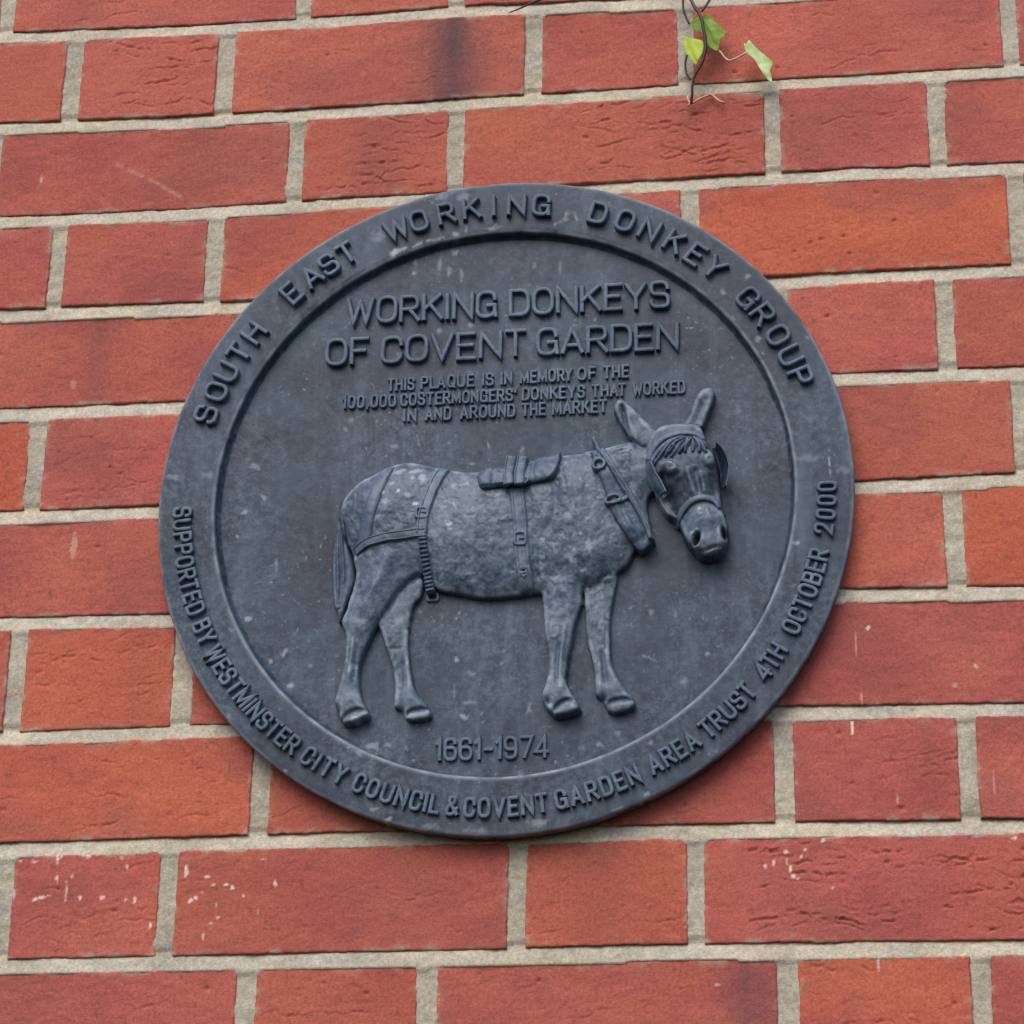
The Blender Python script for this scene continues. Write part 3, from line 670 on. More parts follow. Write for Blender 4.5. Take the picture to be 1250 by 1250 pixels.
def dome(sd, Rr, p=.5):
    s = np.clip(sd / Rr, 0, 1); return np.power(np.clip(1 - (1 - s) ** 2, 0, 1), p)
def smax(a, b, k):
    h = np.clip(k - np.abs(a - b), 0, None) / k; return np.maximum(a, b) + h * h * k * .25
def smin(a, b, k): return -smax(-a, -b, k)
A_ = lambda L: [(390 + x / 4.808, 450 + y / 4.808) for x, y in L]
B_ = lambda L: [(640 + x / 4.808, 450 + y / 4.808) for x, y in L]
C_ = lambda L: [(390 + x / 4.808, 660 + y / 4.808) for x, y in L]
D_ = lambda L: [(620 + x / 4.808, 660 + y / 4.808) for x, y in L]
H_ = lambda L: [(780 + x / 5.435, 460 + y / 5.435) for x, y in L]

TORSO = A_([(550, 550), (470, 556), (400, 580), (320, 620), (250, 655), (190, 705), (145, 760), (120, 840), (128, 930), (150, 1010), (190, 1085)]) + \
        C_([(205, 140), (212, 200), (196, 290), (165, 380), (200, 470), (330, 490), (400, 410), (480, 310), (550, 235), (610, 205), (690, 290), (800, 315), (920, 338), (1000, 342), (1150, 330)]) + \
        D_([(190, 312), (215, 380), (420, 400), (445, 290), (560, 270), (625, 250), (640, 195), (700, 150), (745, 70)]) + \
        B_([(690, 1060), (740, 1010), (748, 960), (700, 860), (660, 760), (690, 720), (705, 640), (708, 540), (690, 450), (620, 430), (500, 458), (400, 490), (300, 500), (220, 508), (130, 530), (0, 560)]) + A_([(1080, 600), (950, 603), (860, 605), (760, 590), (650, 570)])
NHIND = A_([(330, 1060), (600, 1010), (600, 1100)]) + C_([(610, 100), (610, 205), (550, 235), (480, 310), (400, 410), (340, 500), (300, 580), (264, 660), (245, 720), (235, 780), (240, 880), (262, 950), (290, 1000), (290, 1040), (220, 1076), (150, 1088), (118, 1045), (108, 1005), (88, 950), (104, 880), (125, 800), (148, 680), (150, 560), (128, 480), (160, 400), (192, 300), (212, 200), (205, 100)])
FHIND = C_([(520, 210), (610, 230), (600, 330), (560, 380), (538, 460), (526, 580), (532, 700), (550, 820), (572, 890), (620, 945), (645, 980), (660, 1025), (640, 1052), (560, 1066), (505, 1052), (478, 1000), (440, 985), (435, 930), (440, 870), (425, 750), (390, 640), (352, 520), (345, 470), (420, 330)])
NFORE = D_([(190, 180), (200, 300), (206, 420), (214, 560), (232, 650), (236, 720), (230, 790), (215, 850), (198, 910), (214, 970), (265, 1032), (310, 1042), (422, 1006), (412, 950), (374, 890), (345, 825), (350, 760), (358, 690), (378, 600), (396, 500), (428, 400), (437, 300), (440, 180), (320, 100)])
FFORE = D_([(440, 180), (445, 300), (450, 420), (460, 580), (490, 700), (505, 790), (508, 860), (515, 912), (550, 940), (575, 985), (592, 1012), (645, 1022), (744, 986), (738, 925), (694, 870), (640, 785), (610, 690), (604, 560), (606, 450), (626, 330), (640, 200), (540, 130)])
NECK = B_([(330, 500), (500, 455), (620, 430), (700, 440), (790, 420), (840, 560), (800, 690), (740, 730), (720, 800), (745, 990), (600, 860), (480, 700)])
HEAD = H_([(80, 380), (150, 325), (230, 312), (300, 308), (380, 312), (425, 350), (445, 405), (470, 465), (502, 520), (524, 620), (538, 720), (545, 800), (556, 880), (585, 960), (592, 1030), (580, 1100), (545, 1160), (470, 1196), (400, 1182), (335, 1120), (290, 1050), (262, 970), (225, 915), (185, 905), (140, 830), (90, 740), (58, 650), (48, 560), (50, 470)])
EARL = B_([(518, 228), (526, 188), (556, 162), (604, 184), (708, 288), (785, 368), (760, 440), (700, 455), (640, 410), (590, 355), (545, 285)])
EARR = H_([(290, 330), (318, 250), (345, 180), (388, 95), (430, 62), (480, 60), (505, 95), (490, 160), (460, 230), (425, 320), (360, 340)])

H = np.full(GU.shape, -6.0); SD = np.full(GU.shape, -50.0)
def part(px, tz, base, hgt, Rr, k, p=.5, hoof=None):
    """add one mass to the relief; tz: plane it is measured on, heights over the backplate"""
    global H, SD
    sd = sub_sdf(outline(px, T_PL + tz, 1.2))
    if hoof:        # foot: flat faced, and square cut at the ground
        vb = at([hoof], T_PL + tz)[0, 1]; Rr = np.interp(GV, [vb + 5, vb + 22], [2.2, Rr])
    h = np.where(sd > 0, base + hgt * dome(sd, Rr, p), -6.0)
    H = smax(H, h, k); SD = np.maximum(SD, sd); return sd
part(FHIND, 3, 2.4, 3.8, 5.0, .6, hoof=(510, 881))
part(FFORE, 3, 2.4, 4.2, 5.5, .6, hoof=(755, 872))
sd_t = part(TORSO, 5, 3.6, 11.5, 34, .8, .55)
part(NHIND, 5, 3.4, 6.6, 7.5, 3.5, hoof=(430, 885))
part(NFORE, 5, 3.6, 6.8, 7.0, 3.5, hoof=(690, 876))
sdn = sub_sdf(outline(NECK, T_PL + 9))
hn = np.where(sdn > 0, 4 + 8.5 * dome(sdn, 14), -6.0); H = smax(H, hn, 2.5); SD = np.maximum(SD, sdn)
part(EARR, 10, 6.0, 3.0, 4.0, .8)
part(EARL, 13, 8.0, 3.6, 4.2, .8)
sdh = sub_sdf(outline(HEAD, T_PL + 14))
# head: a long wedge, deepest at the brow, with a rounded muzzle standing furthest out
hp = at(H_([(230, 320), (330, 560), (420, 800), (450, 960), (450, 1080)]), T_PL + 16)
def along(U, V, P):
    best = np.full(U.shape, 1e9); tt = np.zeros(U.shape); L = 0; tot = np.hypot(*np.diff(P, axis=0).T).sum()
    for a, b in zip(P[:-1], P[1:]):
        e = b - a; l = np.hypot(*e); h = np.clip(((U - a[0]) * e[0] + (V - a[1]) * e[1]) / (l * l), 0, 1)
        d = np.hypot(U - a[0] - h * e[0], V - a[1] - h * e[1]); m = d < best
        best = np.where(m, d, best); tt = np.where(m, (L + h * l) / tot, tt); L += l
    return best, tt
hd, ht = along(GU, GV, hp)
ridge = np.interp(ht, [0, .25, .55, .72, .85, 1], [17, 20, 19, 19.5, 22, 21]); wid = np.interp(ht, [0, .3, .6, .75, .9, 1], [24, 24, 17, 14, 16, 16])
hh = ridge - 6.5 * np.clip(hd / wid, 0, 1.3) ** 2
hh = smin(hh, 10 + 12 * dome(sdh, 5.5, .6), 3.0)
H = np.where(sdh > 0, smax(H, hh, 1.2), H); SD = np.maximum(SD, sdh)
# anatomy: lumps, hollows and creases, measured on the relief
def lump(px, rx, ry, ang, amp, tz=8, pw=1.0):
    global H
    u, v = at([px], T_PL + tz)[0]; c, s = math.cos(math.radians(ang)), math.sin(math.radians(ang))
    x = (GU - u) * c + (GV - v) * s; y = -(GU - u) * s + (GV - v) * c
    H = H + amp * np.exp(-((x / rx) ** 2 + (y / ry) ** 2) ** pw) * (SD > -.3)
def crease(px, w, amp, tz=8, soft=True):
    global H
    P = smooth_path(at(px, T_PL + tz), 2.0); d, t = along(GU, GV, P)
    win = np.clip(np.minimum(t, 1 - t) * 6, 0, 1) if soft else 1
    H = H + amp * win * np.exp(-(d / w) ** 2) * (SD > -.3)
a1, b1, c1, d1, h1 = (lambda x, y: A_([(x, y)])[0]), (lambda x, y: B_([(x, y)])[0]), (lambda x, y: C_([(x, y)])[0]), (lambda x, y: D_([(x, y)])[0]), (lambda x, y: H_([(x, y)])[0])
# trunk
lump(a1(800, 1000), 34, 22, -4, 1.6); lump(a1(470, 830), 20, 18, 30, 1.2); lump(a1(690, 780), 8, 18, -8, -.7); lump(a1(420, 640), 9, 6, 20, .7)
lump(d1(100, 120), 12, 24, 10, -.8); lump(b1(180, 760), 16, 22, 20, .9); lump(b1(330, 900), 10, 16, 25, .9); lump(b1(420, 820), 7, 14, 30, -.8)
crease(B_([(215, 540), (225, 640), (250, 760), (290, 860), (330, 960), (345, 1040)]), 2.6, .9); crease(B_([(180, 600), (190, 760), (175, 900), (110, 1010)]), 3.0, -1.1)
crease(D_([(205, 20), (190, 100), (200, 180), (214, 280)]), 2.0, .9); crease(D_([(175, 40), (165, 140), (180, 260)]), 2.4, -1.4)
lump(d1(290, 215), 7, 5, 10, -1.6); lump(d1(500, 110), 11, 8, 0, 2.0); lump(d1(480, 215), 9, 5, -8, 1.2); crease(D_([(440, 250), (500, 275), (560, 215), (620, 195)]), 1.8, -1.6)
lump(d1(300, 90), 8, 7, 0, 1.0); lump(d1(390, 130), 3.5, 8, 0, .9); lump(d1(430, 170), 4, 10, 10, -1.0); lump(d1(600, 40), 10, 10, 0, .8)
# quarters
crease(C_([(420, 60), (400, 160), (360, 240), (310, 330)]), 5, 1.0); crease(C_([(610, 190), (540, 225), (470, 290), (400, 390), (345, 480)]), 1.6, -1.4); lump(c1(330, 250), 12, 16, 25, 1.0); lump(c1(480, 120), 9, 16, -10, -.8)
lump(c1(280, 420), 6, 9, 20, .8); lump(c1(225, 505), 5, 5, 0, 1.1); lump(c1(150, 480), 4, 4, 0, .8); crease(C_([(200, 560), (185, 700), (165, 850)]), 1.3, .9); crease(C_([(232, 560), (212, 700), (200, 850)]), 1.2, -.8); crease(C_([(255, 640), (240, 760)]), 1.0, .6)
lump(c1(430, 500), 5, 9, 0, .8); crease(C_([(410, 560), (400, 620), (480, 630)]), 1.4, -.5); crease(C_([(430, 700), (450, 860)]), 1.2, .7); crease(C_([(490, 660), (498, 800), (500, 880)]), 1.5, -.9); crease(C_([(520, 600), (525, 720), (545, 830)]), 1.0, .6)
# forelegs
lump(d1(310, 330), 6, 14, 0, .8); lump(d1(280, 540), 4, 6, 0, 1.1); crease(D_([(345, 470), (330, 580), (315, 700), (308, 800), (330, 860)]), 1.2, 1.0); crease(D_([(300, 600), (290, 720), (290, 860)]), 1.4, -1.3); crease(D_([(255, 470), (255, 570), (300, 560), (300, 500)]), 1.0, .6); crease(D_([(250, 640), (255, 760), (240, 850)]), 1.4, .6)
lump(d1(545, 470), 5, 7, 0, .9); lump(d1(520, 620), 5, 7, 0, .6); crease(D_([(590, 430), (590, 560), (590, 680), (620, 790), (660, 850)]), 1.1, .8); crease(D_([(550, 620), (565, 760), (580, 860)]), 1.5, -.9); crease(D_([(535, 700), (535, 880)]), 1.2, .5)
# fetlocks and hooves: coronet groove, heel notch
for L in (D_([(262, 1025), (285, 985), (340, 945), (400, 940)]), D_([(575, 985), (600, 945), (670, 930), (735, 935)]), C_([(135, 1065), (165, 1030), (220, 1000), (285, 1005)]), C_([(495, 1040), (520, 1005), (580, 990), (640, 985)])): crease(L, 1.2, -2.6, 6, False)
for p in (d1(228, 950), d1(555, 930), c1(108, 1000), c1(480, 1000)): lump(p, 2.2, 3.2, 20, -4.2, 6)
for p in (d1(345, 1000), d1(670, 970), c1(225, 1050), c1(590, 1030)): lump(p, 7, 2.6, 15, 1.1, 6)
for p in (d1(300, 900), d1(620, 880), c1(170, 950), c1(530, 930)): lump(p, 6, 5, 0, .7, 6)
# neck
crease(B_([(500, 475), (560, 470), (640, 440)]), 1.2, .9, 10); crease(B_([(510, 500), (600, 480), (640, 520)]), 1.1, -.8, 10); crease(B_([(560, 520), (620, 540), (640, 600)]), 1.4, -.6, 10); lump(b1(610, 620), 8, 12, 20, .9, 10); lump(b1(590, 540), 5, 4, 0, .7, 10)
# ears
crease(B_([(568, 190), (578, 250), (596, 330), (612, 390)]), 1.5, -5.0, 15); crease(B_([(535, 200), (545, 270), (580, 340)]), 1.0, .8, 15); crease(H_([(450, 100), (420, 180), (370, 300)]), 2.2, -.9, 12); lump(b1(745, 405), 4, 5, 0, 1.0, 14)
# face
lump(h1(208, 605), 5.6, 3.9, -30, 4.0, 18, 2.2); crease(H_([(135, 590), (180, 575), (235, 590), (262, 640)]), 1.0, 1.0, 18); lump(h1(232, 615), 1.6, 1.1, -20, .8, 20); crease(H_([(140, 615), (150, 680), (170, 750)]), 2.2, -5.0, 18)
lump(h1(470, 552), 4.2, 4.6, 20, 3.0, 18, 2.0); crease(H_([(450, 540), (490, 525), (515, 550)]), .9, .8, 18)
lump(h1(195, 775), 5, 5.5, 15, -5.0, 18); lump(h1(530, 690), 4.5, 9, 0, -5.0, 18); crease(H_([(310, 600), (345, 700), (375, 800)]), 2.2, 1.9, 18); crease(H_([(405, 640), (430, 720), (440, 790)]), 1.5, 2.2, 18); crease(H_([(365, 600), (390, 700), (405, 780)]), 1.8, -1.6, 18); crease(H_([(470, 630), (490, 720), (500, 790)]), 1.8, -1.0, 18); lump(h1(370, 540), 8, 5, 0, .8, 18)
crease(H_([(270, 660), (290, 760), (300, 840)]), 3.0, -1.0, 18)
lump(h1(420, 930), 8, 7, 0, .8, 20); lump(h1(410, 910), 1.8, 1.4, 0, .8, 20); crease(H_([(440, 860), (470, 930), (500, 980)]), 1.3, .6, 20)
lump(h1(378, 1062), 2.1, 3.9, -24, -11.0, 22, 1.6); lump(h1(560, 1020), 1.6, 4.0, 10, -10.0, 22, 1.6)
crease(H_([(350, 1010), (345, 1060), (365, 1110), (400, 1120)]), 1.1, 1.3, 22); crease(H_([(372, 1000), (405, 1040), (415, 1090)]), 1.0, 1.0, 22); crease(H_([(585, 970), (582, 1030), (565, 1075)]), .9, .8, 22); crease(H_([(540, 980), (535, 1040)]), 1.0, .9, 22)
crease(H_([(350, 1135), (420, 1150), (480, 1130), (570, 1105)]), 1.1, -1.6, 20); lump(h1(470, 1075), 4, 4, 0, .7, 22); lump(h1(470, 1170), 7, 2.4, 0, -.8, 20)
crease(H_([(120, 640), (150, 760), (200, 860)]), 1.4, .9, 16); lump(h1(110, 700), 4, 9, 15, -1.0, 16)
def blur(a):
    b = np.pad(a, 1, mode='edge'); return (b[:-2, 1:-1] + b[2:, 1:-1] + b[1:-1, :-2] + b[1:-1, 2:] + 2 * b[1:-1, 1:-1]) / 6
inside = SD > 0
H = np.where(inside, np.maximum(H, .8), H)
H = np.where(inside, blur(np.where(inside, H, blur(H))), H) * 1.0
body_ = sstep(0, 10, poly_sdf(outline(TORSO, T_PL + 5, 6), GU, GV)) * .8 + .2
hand = fbm(GU / 9, GV / 9, 301, 4) * (.45 + .35 * body_) + body_ * (fbm(GU / 3.0, GV / 3.0, 302, 3) * .18) - body_ * np.abs(fbm(GU / 6 + GV / 14, GV / 9, 303, 3)) * .7 - body_ * np.clip(fbm(GU / 2.6, GV / 2.6, 304, 2) - .5, 0, 1) * .8
H = np.where(inside, H + hand * np.clip(SD / 4, 0, 1), H)

def masked(hgt, sd, floor, U=GU, V=GV):
    """mesh the part of a height grid where sd > 0, its edge pulled onto the outline and dropped to the floor"""
    gy, gx = np.gradient(sd, GS); gl = np.maximum(np.hypot(gx, gy), .3)
    keep = sd > -GS * 1.45
    q = keep[:-1, :-1] & keep[1:, :-1] & keep[:-1, 1:] & keep[1:, 1:]
    pos = (sd[:-1, :-1] > 0) | (sd[1:, :-1] > 0) | (sd[:-1, 1:] > 0) | (sd[1:, 1:] > 0)
    j, i = np.nonzero(q & pos); nx = U.shape[1]
    F = np.c_[j * nx + i, j * nx + i + 1, (j + 1) * nx + i + 1, (j + 1) * nx + i]
    out = sd <= 0
    sh = np.where(out, -sd / gl, 0)
    PU = U + gx / gl * sh; PV = V + gy / gl * sh
    T = np.where(out, floor, hgt)
    used = np.unique(F); mp = np.full(U.size, -1); mp[used] = np.arange(len(used))
    return np.c_[PU.ravel()[used], PV.ravel()[used], T.ravel()[used]], mp[F]
Vb, Fb = masked(T_PL + H, SD, T_PL - 1.0)
FLECK = [(a1(375, 735), 2.0, 3.4, 0, .7), (a1(472, 736), 1.3, 2.2, -35, 1), (a1(400, 802), 3.0, 2.2, 0, .6), (a1(570, 816), 2.6, 1.6, 10, .9), (a1(612, 930), 2.4, 2.2, 30, .95), (a1(770, 935), 2.2, 3.6, 0, .8), (a1(560, 610), 5, 1.6, 10, .5), (a1(470, 615), 5, 2.0, 15, .5), (a1(610, 650), 3, 3, 0, .5), (a1(555, 655), 2, 2, 0, .5), (a1(430, 690), 1.6, 4, -35, .5), (a1(880, 890), 6, .9, -4, .4), (a1(800, 820), .9, 3.6, 25, .4), (a1(690, 990), 4, 3, 40, .35), (a1(530, 765), 3, 2, 0, .4), (a1(800, 700), 3, 3, 0, .3), (a1(860, 690), 4, 2, 0, .3),
 (c1(225, 1045), 6.5, 1.7, 18, .75), (c1(900, 245), 1.2, 1.2, 0, .6), (c1(740, 275), 2, 1.4, -30, .5), (d1(385, 975), 2.2, 3, 0, .35), (b1(270, 880), 4, 1.6, -45, .5), (b1(330, 985), 1.6, 1.4, 0, .6), (b1(300, 1140), 2, 2, 0, .35), (b1(250, 570), 2, 4, 0, .3), (d1(380, 140), 1.4, 3, 0, .5), (d1(450, 180), 3, 1.4, 0, .4), (d1(470, 60), 4, 2, 0, .35), (h1(410, 915), 1.6, 1.3, 0, .5), (b1(205, 650), 1.2, 1.2, 0, .4)]
Hs = H.copy()
for _ in range(26): Hs = blur(Hs)
rub = np.clip((H - Hs - .15) * .75, 0, .5) * np.clip(.5 + fbm(GU / 6, GV / 6, 305, 4), .1, 1) * (SD > .9)
iu = np.clip(np.round((Vb[:, 0] - gu[0]) / GS).astype(int), 0, len(gu) - 1); iv_ = np.clip(np.round((Vb[:, 1] - gv[0]) / GS).astype(int), 0, len(gv) - 1)
flank = sstep(.22, .55, fbm(Vb[:, 0] / 4.2, Vb[:, 1] / 4.2, 306, 4)) * sstep(-.35, .35, fbm(Vb[:, 0] / 34, Vb[:, 1] / 28, 307, 2)) * .30
lime = rub[iv_, iu] + flank
for p, rx, ry, ang, st in FLECK:
    u, v = at([p], T_PL + 9)[0]; c_, s_ = math.cos(math.radians(ang)), math.sin(math.radians(ang)); x = (Vb[:, 0] - u) * c_ + (Vb[:, 1] - v) * s_; y = -(Vb[:, 0] - u) * s_ + (Vb[:, 1] - v) * c_
    q = np.sqrt((x / rx) ** 2 + (y / ry) ** 2) + .7 * fbm(Vb[:, 0] / 2.2, Vb[:, 1] / 2.2, 77, 3)
    lime = np.maximum(lime, (1 - sstep(.45, 1.1, q)) * st)
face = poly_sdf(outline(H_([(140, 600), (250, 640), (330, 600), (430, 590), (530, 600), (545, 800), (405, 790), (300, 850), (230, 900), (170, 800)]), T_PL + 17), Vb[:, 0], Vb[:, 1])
face_shade = sstep(-1.5, 3.5, face + 2.2 * fbm(Vb[:, 0] / 5, Vb[:, 1] / 5, 311, 3)) * .5  # shade and dark patina from eyes to noseband, painted into the face colour
lime = lime * (1 - .5 * face_shade)
donkey = mesh_obj('donkey_relief', Vb, Fb, M_CAST, plaque, attrs={'lime': np.repeat(lime[:, None], 3, 1), 'face_shade': np.repeat(face_shade[:, None], 3, 1)})
donkey['label'] = 'paler relief of a harnessed donkey standing with its head turned outward'
HB = T_PL + np.where(inside, np.maximum(H, 0), 0)
def hb(u, v):
    x = np.clip((np.asarray(u) - gu[0]) / GS, 0, len(gu) - 1.001); y = np.clip((np.asarray(v) - gv[0]) / GS, 0, len(gv) - 1.001)
    i = x.astype(int); j = y.astype(int); fx = x - i; fy = y - j
    return (HB[j, i] * (1 - fx) + HB[j, i + 1] * fx) * (1 - fy) + (HB[j + 1, i] * (1 - fx) + HB[j + 1, i + 1] * fx) * fy

def pad(name, px, tz, thick, Rr, rough=.3, grooves=(), seed=0, lift=None):
    """a padded piece lying on the body"""
    sd = sub_sdf(outline(px, T_PL + tz)); b = HB
    for _ in range(6): b = blur(b)
    base = b if lift is None else np.maximum(b, T_PL + lift)
    h = base + thick * (.35 + .65 * dome(sd, Rr)) + fbm(GU / 7, GV / 7, seed, 3) * rough
    for L, w, am in grooves:
        d, t = along(GU, GV, smooth_path(at(L, T_PL + tz), 2.0)); h = h + am * np.exp(-(d / w) ** 2)
    V_, F_ = masked(h, sd, 0)
    bot = hb(V_[:, 0], V_[:, 1]) - 1.2
    V_[:, 2] = np.where(V_[:, 2] == 0, np.minimum(bot, T_PL + 30), V_[:, 2])
    return mesh_obj(name, V_, F_, M_CAST, donkey)
def strap(name, px, tz, hw, thick, mat_=None, step=1.2, edge=True, taper=None):
    acc = Acc(); P = smooth_path(at(px, T_PL + tz), step)
    ribbon(acc, P, hw, hw * .88, thick, hb, sink=1.5, crown=.22)
    if edge:            # raised stitched edges
        for s_ in (-1, 1):
            d = np.gradient(P, axis=0); d /= np.hypot(*d.T)[:, None]; n_ = np.c_[-d[:, 1], d[:, 0]]
            ribbon(acc, P + n_ * s_ * hw * .66, hw * .22, hw * .14, thick + .45, hb, sink=1)
    return acc.build(name, mat_ or M_TACK, donkey)
def ring(name, px, tz, rx, ry, ang, hw, thick, square=False, bar=False, lift=0):
    u, v = at([px], T_PL + tz)[0]; c, s = math.cos(math.radians(ang)), math.sin(math.radians(ang))
    t = np.linspace(0, 2 * math.pi, 28, endpoint=False); x, y = np.cos(t), np.sin(t)
    if square: m = np.maximum(np.abs(x), np.abs(y)) ** .8; x, y = x / m, y / m
    P = np.c_[u + rx * x * c - ry * y * s, v + rx * x * s + ry * y * c]
    acc = Acc(); z = float(hb(np.array([u]), np.array([v]))[0]) + lift
    ribbon(acc, P, hw, hw * .6, thick, lambda a, b: np.maximum(hb(a, b), z - .8), closed=True, sink=1.2)
    if bar: ribbon(acc, np.array([[u - rx * c * .2, v - rx * s * .2], [u + rx * c * .9, v + rx * s * .9]]), hw * .6, hw * .4, thick * .9, lambda a, b: np.full(np.shape(a), z), sink=1.2)
    return acc.build(name, M_TACK, donkey)
# tail
tail_px = A_([(112, 860), (125, 870), (150, 900), (165, 1000)]) + C_([(170, 40), (198, 130), (205, 240), (172, 345), (140, 430), (118, 490), (104, 430), (80, 360), (74, 200), (76, 60)]) + A_([(78, 1080), (92, 980)])
tg = [(A_([(125, 900), (120, 1050)]) + C_([(128, 150), (130, 260), (118, 380)]), 1.0, -1.8), (A_([(140, 960)]) + C_([(150, 60), (165, 180), (150, 300), (125, 410)]), .8, -1.1), (A_([(105, 960)]) + C_([(95, 100), (98, 260), (108, 380)]), .8, -1.0), (A_([(130, 940)]) + C_([(142, 120), (145, 250)]), .7, .9)]
pad('tail', tail_px, 5, 6.0, 5, .2, tg, 401, lift=2.0)
# breeching harness on the quarters
strap('rump_strap', A_([(405, 572), (378, 640), (345, 730), (318, 810), (296, 880), (280, 960), (264, 1040)]), 9, 4.6, 1.5, edge=False)
strap('breeching_strap', A_([(640, 985), (560, 990), (450, 1004), (350, 1018), (270, 1040), (205, 1078)]), 9, 3.6, 1.9)
strap('loin_strap', A_([(735, 578), (705, 640), (672, 720), (645, 800), (622, 880), (610, 990)]), 9, 4.0, 1.9)
ring('buckle', a1(612, 868), 10, 3.6, 3.6, 0, 1.3, 2.6, True, True)
# ribbed trace hanging by the stifle
cp = smooth_path(at(A_([(618, 1010), (620, 1080)]) + C_([(622, 90), (630, 160), (638, 230), (650, 300)]), T_PL + 9), .8)
acc = Acc(); dl = np.r_[0, np.cumsum(np.hypot(*np.diff(cp, axis=0).T))]; hz = lambda a, b: np.maximum(hb(a, b), T_PL + 7.5)
ribbon(acc, cp, 2.9, 2.4, 1.0, hz, sink=6)
nlk = 13
for i in range(nlk):
    s_ = dl[-1] * (i + .5) / nlk; c = np.array([np.interp(s_, dl, cp[:, 0]), np.interp(s_, dl, cp[:, 1])]); c2 = np.array([np.interp(s_ + .5, dl, cp[:, 0]), np.interp(s_ + .5, dl, cp[:, 1])])
    d = (c2 - c) / max(np.hypot(*(c2 - c)), 1e-6); n_ = np.array([-d[1], d[0]])
    ribbon(acc, np.array([c - n_ * 2.7, c, c + n_ * 2.7]), 1.15, .7, 2.5, hz, sink=2)
acc.build('trace_strap', M_CAST, donkey)
ring('trace_ring', c1(652, 308), 9, 3.3, 2.2, 0, 1.3, 1.8, True, lift=1)
# girth
strap('girth', A_([(1158, 700), (1172, 800), (1182, 900), (1188, 1000), (1196, 1100), (1204, 1200)]) + D_([(100, 180), (112, 300)]), 10, 5.2, 1.2)
ring('buckle', a1(1184, 1012), 11, 3.7, 4.2, 0, 1.3, 2.6, True, True)
# saddle with its roll straps
sad = A_([(925, 645), (930, 605), (965, 580), (1080, 572), (1150, 566)]) + B_([(20, 540), (110, 515), (195, 488), (215, 492), (205, 560), (198, 605), (165, 660), (90, 676), (0, 690)]) + A_([(1150, 690), (1050, 700), (955, 712)])
pad('saddle', sad, 13, 5.4, 5.5, 1.2, [(B_([(60, 530), (50, 600), (60, 680)]), 2.0, -1.2), (A_([(1030, 580), (1020, 640), (1030, 700)]), 2.2, -1.0), (B_([(150, 655), (190, 600), (205, 520)]), 1.2, .9), (A_([(950, 690), (1100, 675), (1240, 670)]), 1.0, .8)], 411, lift=9)
HB0 = HB.copy()
HB = np.where(sub_sdf(outline(sad, T_PL + 13), 12) > -9, np.maximum(HB, T_PL + 9) + 4.6, HB)
for X in (1112, 1176): strap('saddle_strap', A_([(X + 14, 512), (X + 4, 560), (X - 2, 620), (X + 2, 690)]), 17, 3.9, 3.4)
ring('terret', a1(1205, 655), 18, 2.2, 2.0, 0, .9, 1.8)
HB = HB0
# collar: stuffed body with two hame rods
col = B_([(385, 485), (405, 465), (440, 468), (500, 560), (560, 660), (620, 755), (670, 830), (710, 900), (745, 975), (742, 1010), (690, 1062), (640, 1030), (560, 925), (510, 835), (482, 745), (455, 670), (420, 590)])
pad('collar', col, 14, 4.6, 6.5, .3, [(B_([(430, 520), (480, 620), (560, 770), (640, 900), (700, 1000)]), 1.2, -1.1), (B_([(560, 800), (600, 890), (640, 970)]), 1.0, -.8)], 421, lift=8)
HB = np.where(sub_sdf(outline(col, T_PL + 14)) > 0, np.maximum(HB, T_PL + 8) + 4.0, HB)
for off, name_ in ((0, 'hame'), (19, 'hame')):
    pts = [(398 + off, 385), (430 + off, 450), (470 + off, 515), (530 + off, 610), (590 + off, 705), (650 + off * .9, 800), (700 + off * .6, 890), (738 + off * .3, 985)]
    if off: pts = pts[1:]
    P = smooth_path(at(B_(pts), T_PL + 17), 1.2); acc = Acc()
    ribbon(acc, P, 1.75, .9, 2.8, lambda a, b: np.maximum(hb(a, b), T_PL + 10), sink=11)
    acc.build(name_, M_TACK, donkey)
ring('hame_ring', b1(438, 562), 17, 3.9, 3.7, 20, 1.35, 2.4)
ring('tug_hook', b1(522, 768), 17, 5.0, 2.8, 12, 1.3, 2.6)
strap('hame_tug', B_([(545, 778), (580, 765), (610, 748)]), 17, 1.7, 2.2, edge=False)
HB = HB0
# bridle
strap('headpiece_strap', H_([(55, 530), (75, 480), (115, 430), (170, 392), (250, 368), (320, 362), (390, 372), (438, 398)]), 20, 2.2, 1.5, edge=False)
strap('browband', H_([(70, 545), (110, 490), (165, 440), (225, 412), (290, 400)]), 20, 1.5, 1.2, edge=False)
strap('noseband', H_([(238, 945), (262, 895), (300, 855), (350, 820), (405, 803), (460, 803), (510, 820), (545, 862)]), 20, 2.3, 2.4, edge=False)
strap('cheek_strap', H_([(65, 560), (85, 650), (110, 740), (150, 830), (200, 890), (240, 915)]), 17, 2.0, 1.4, edge=False)
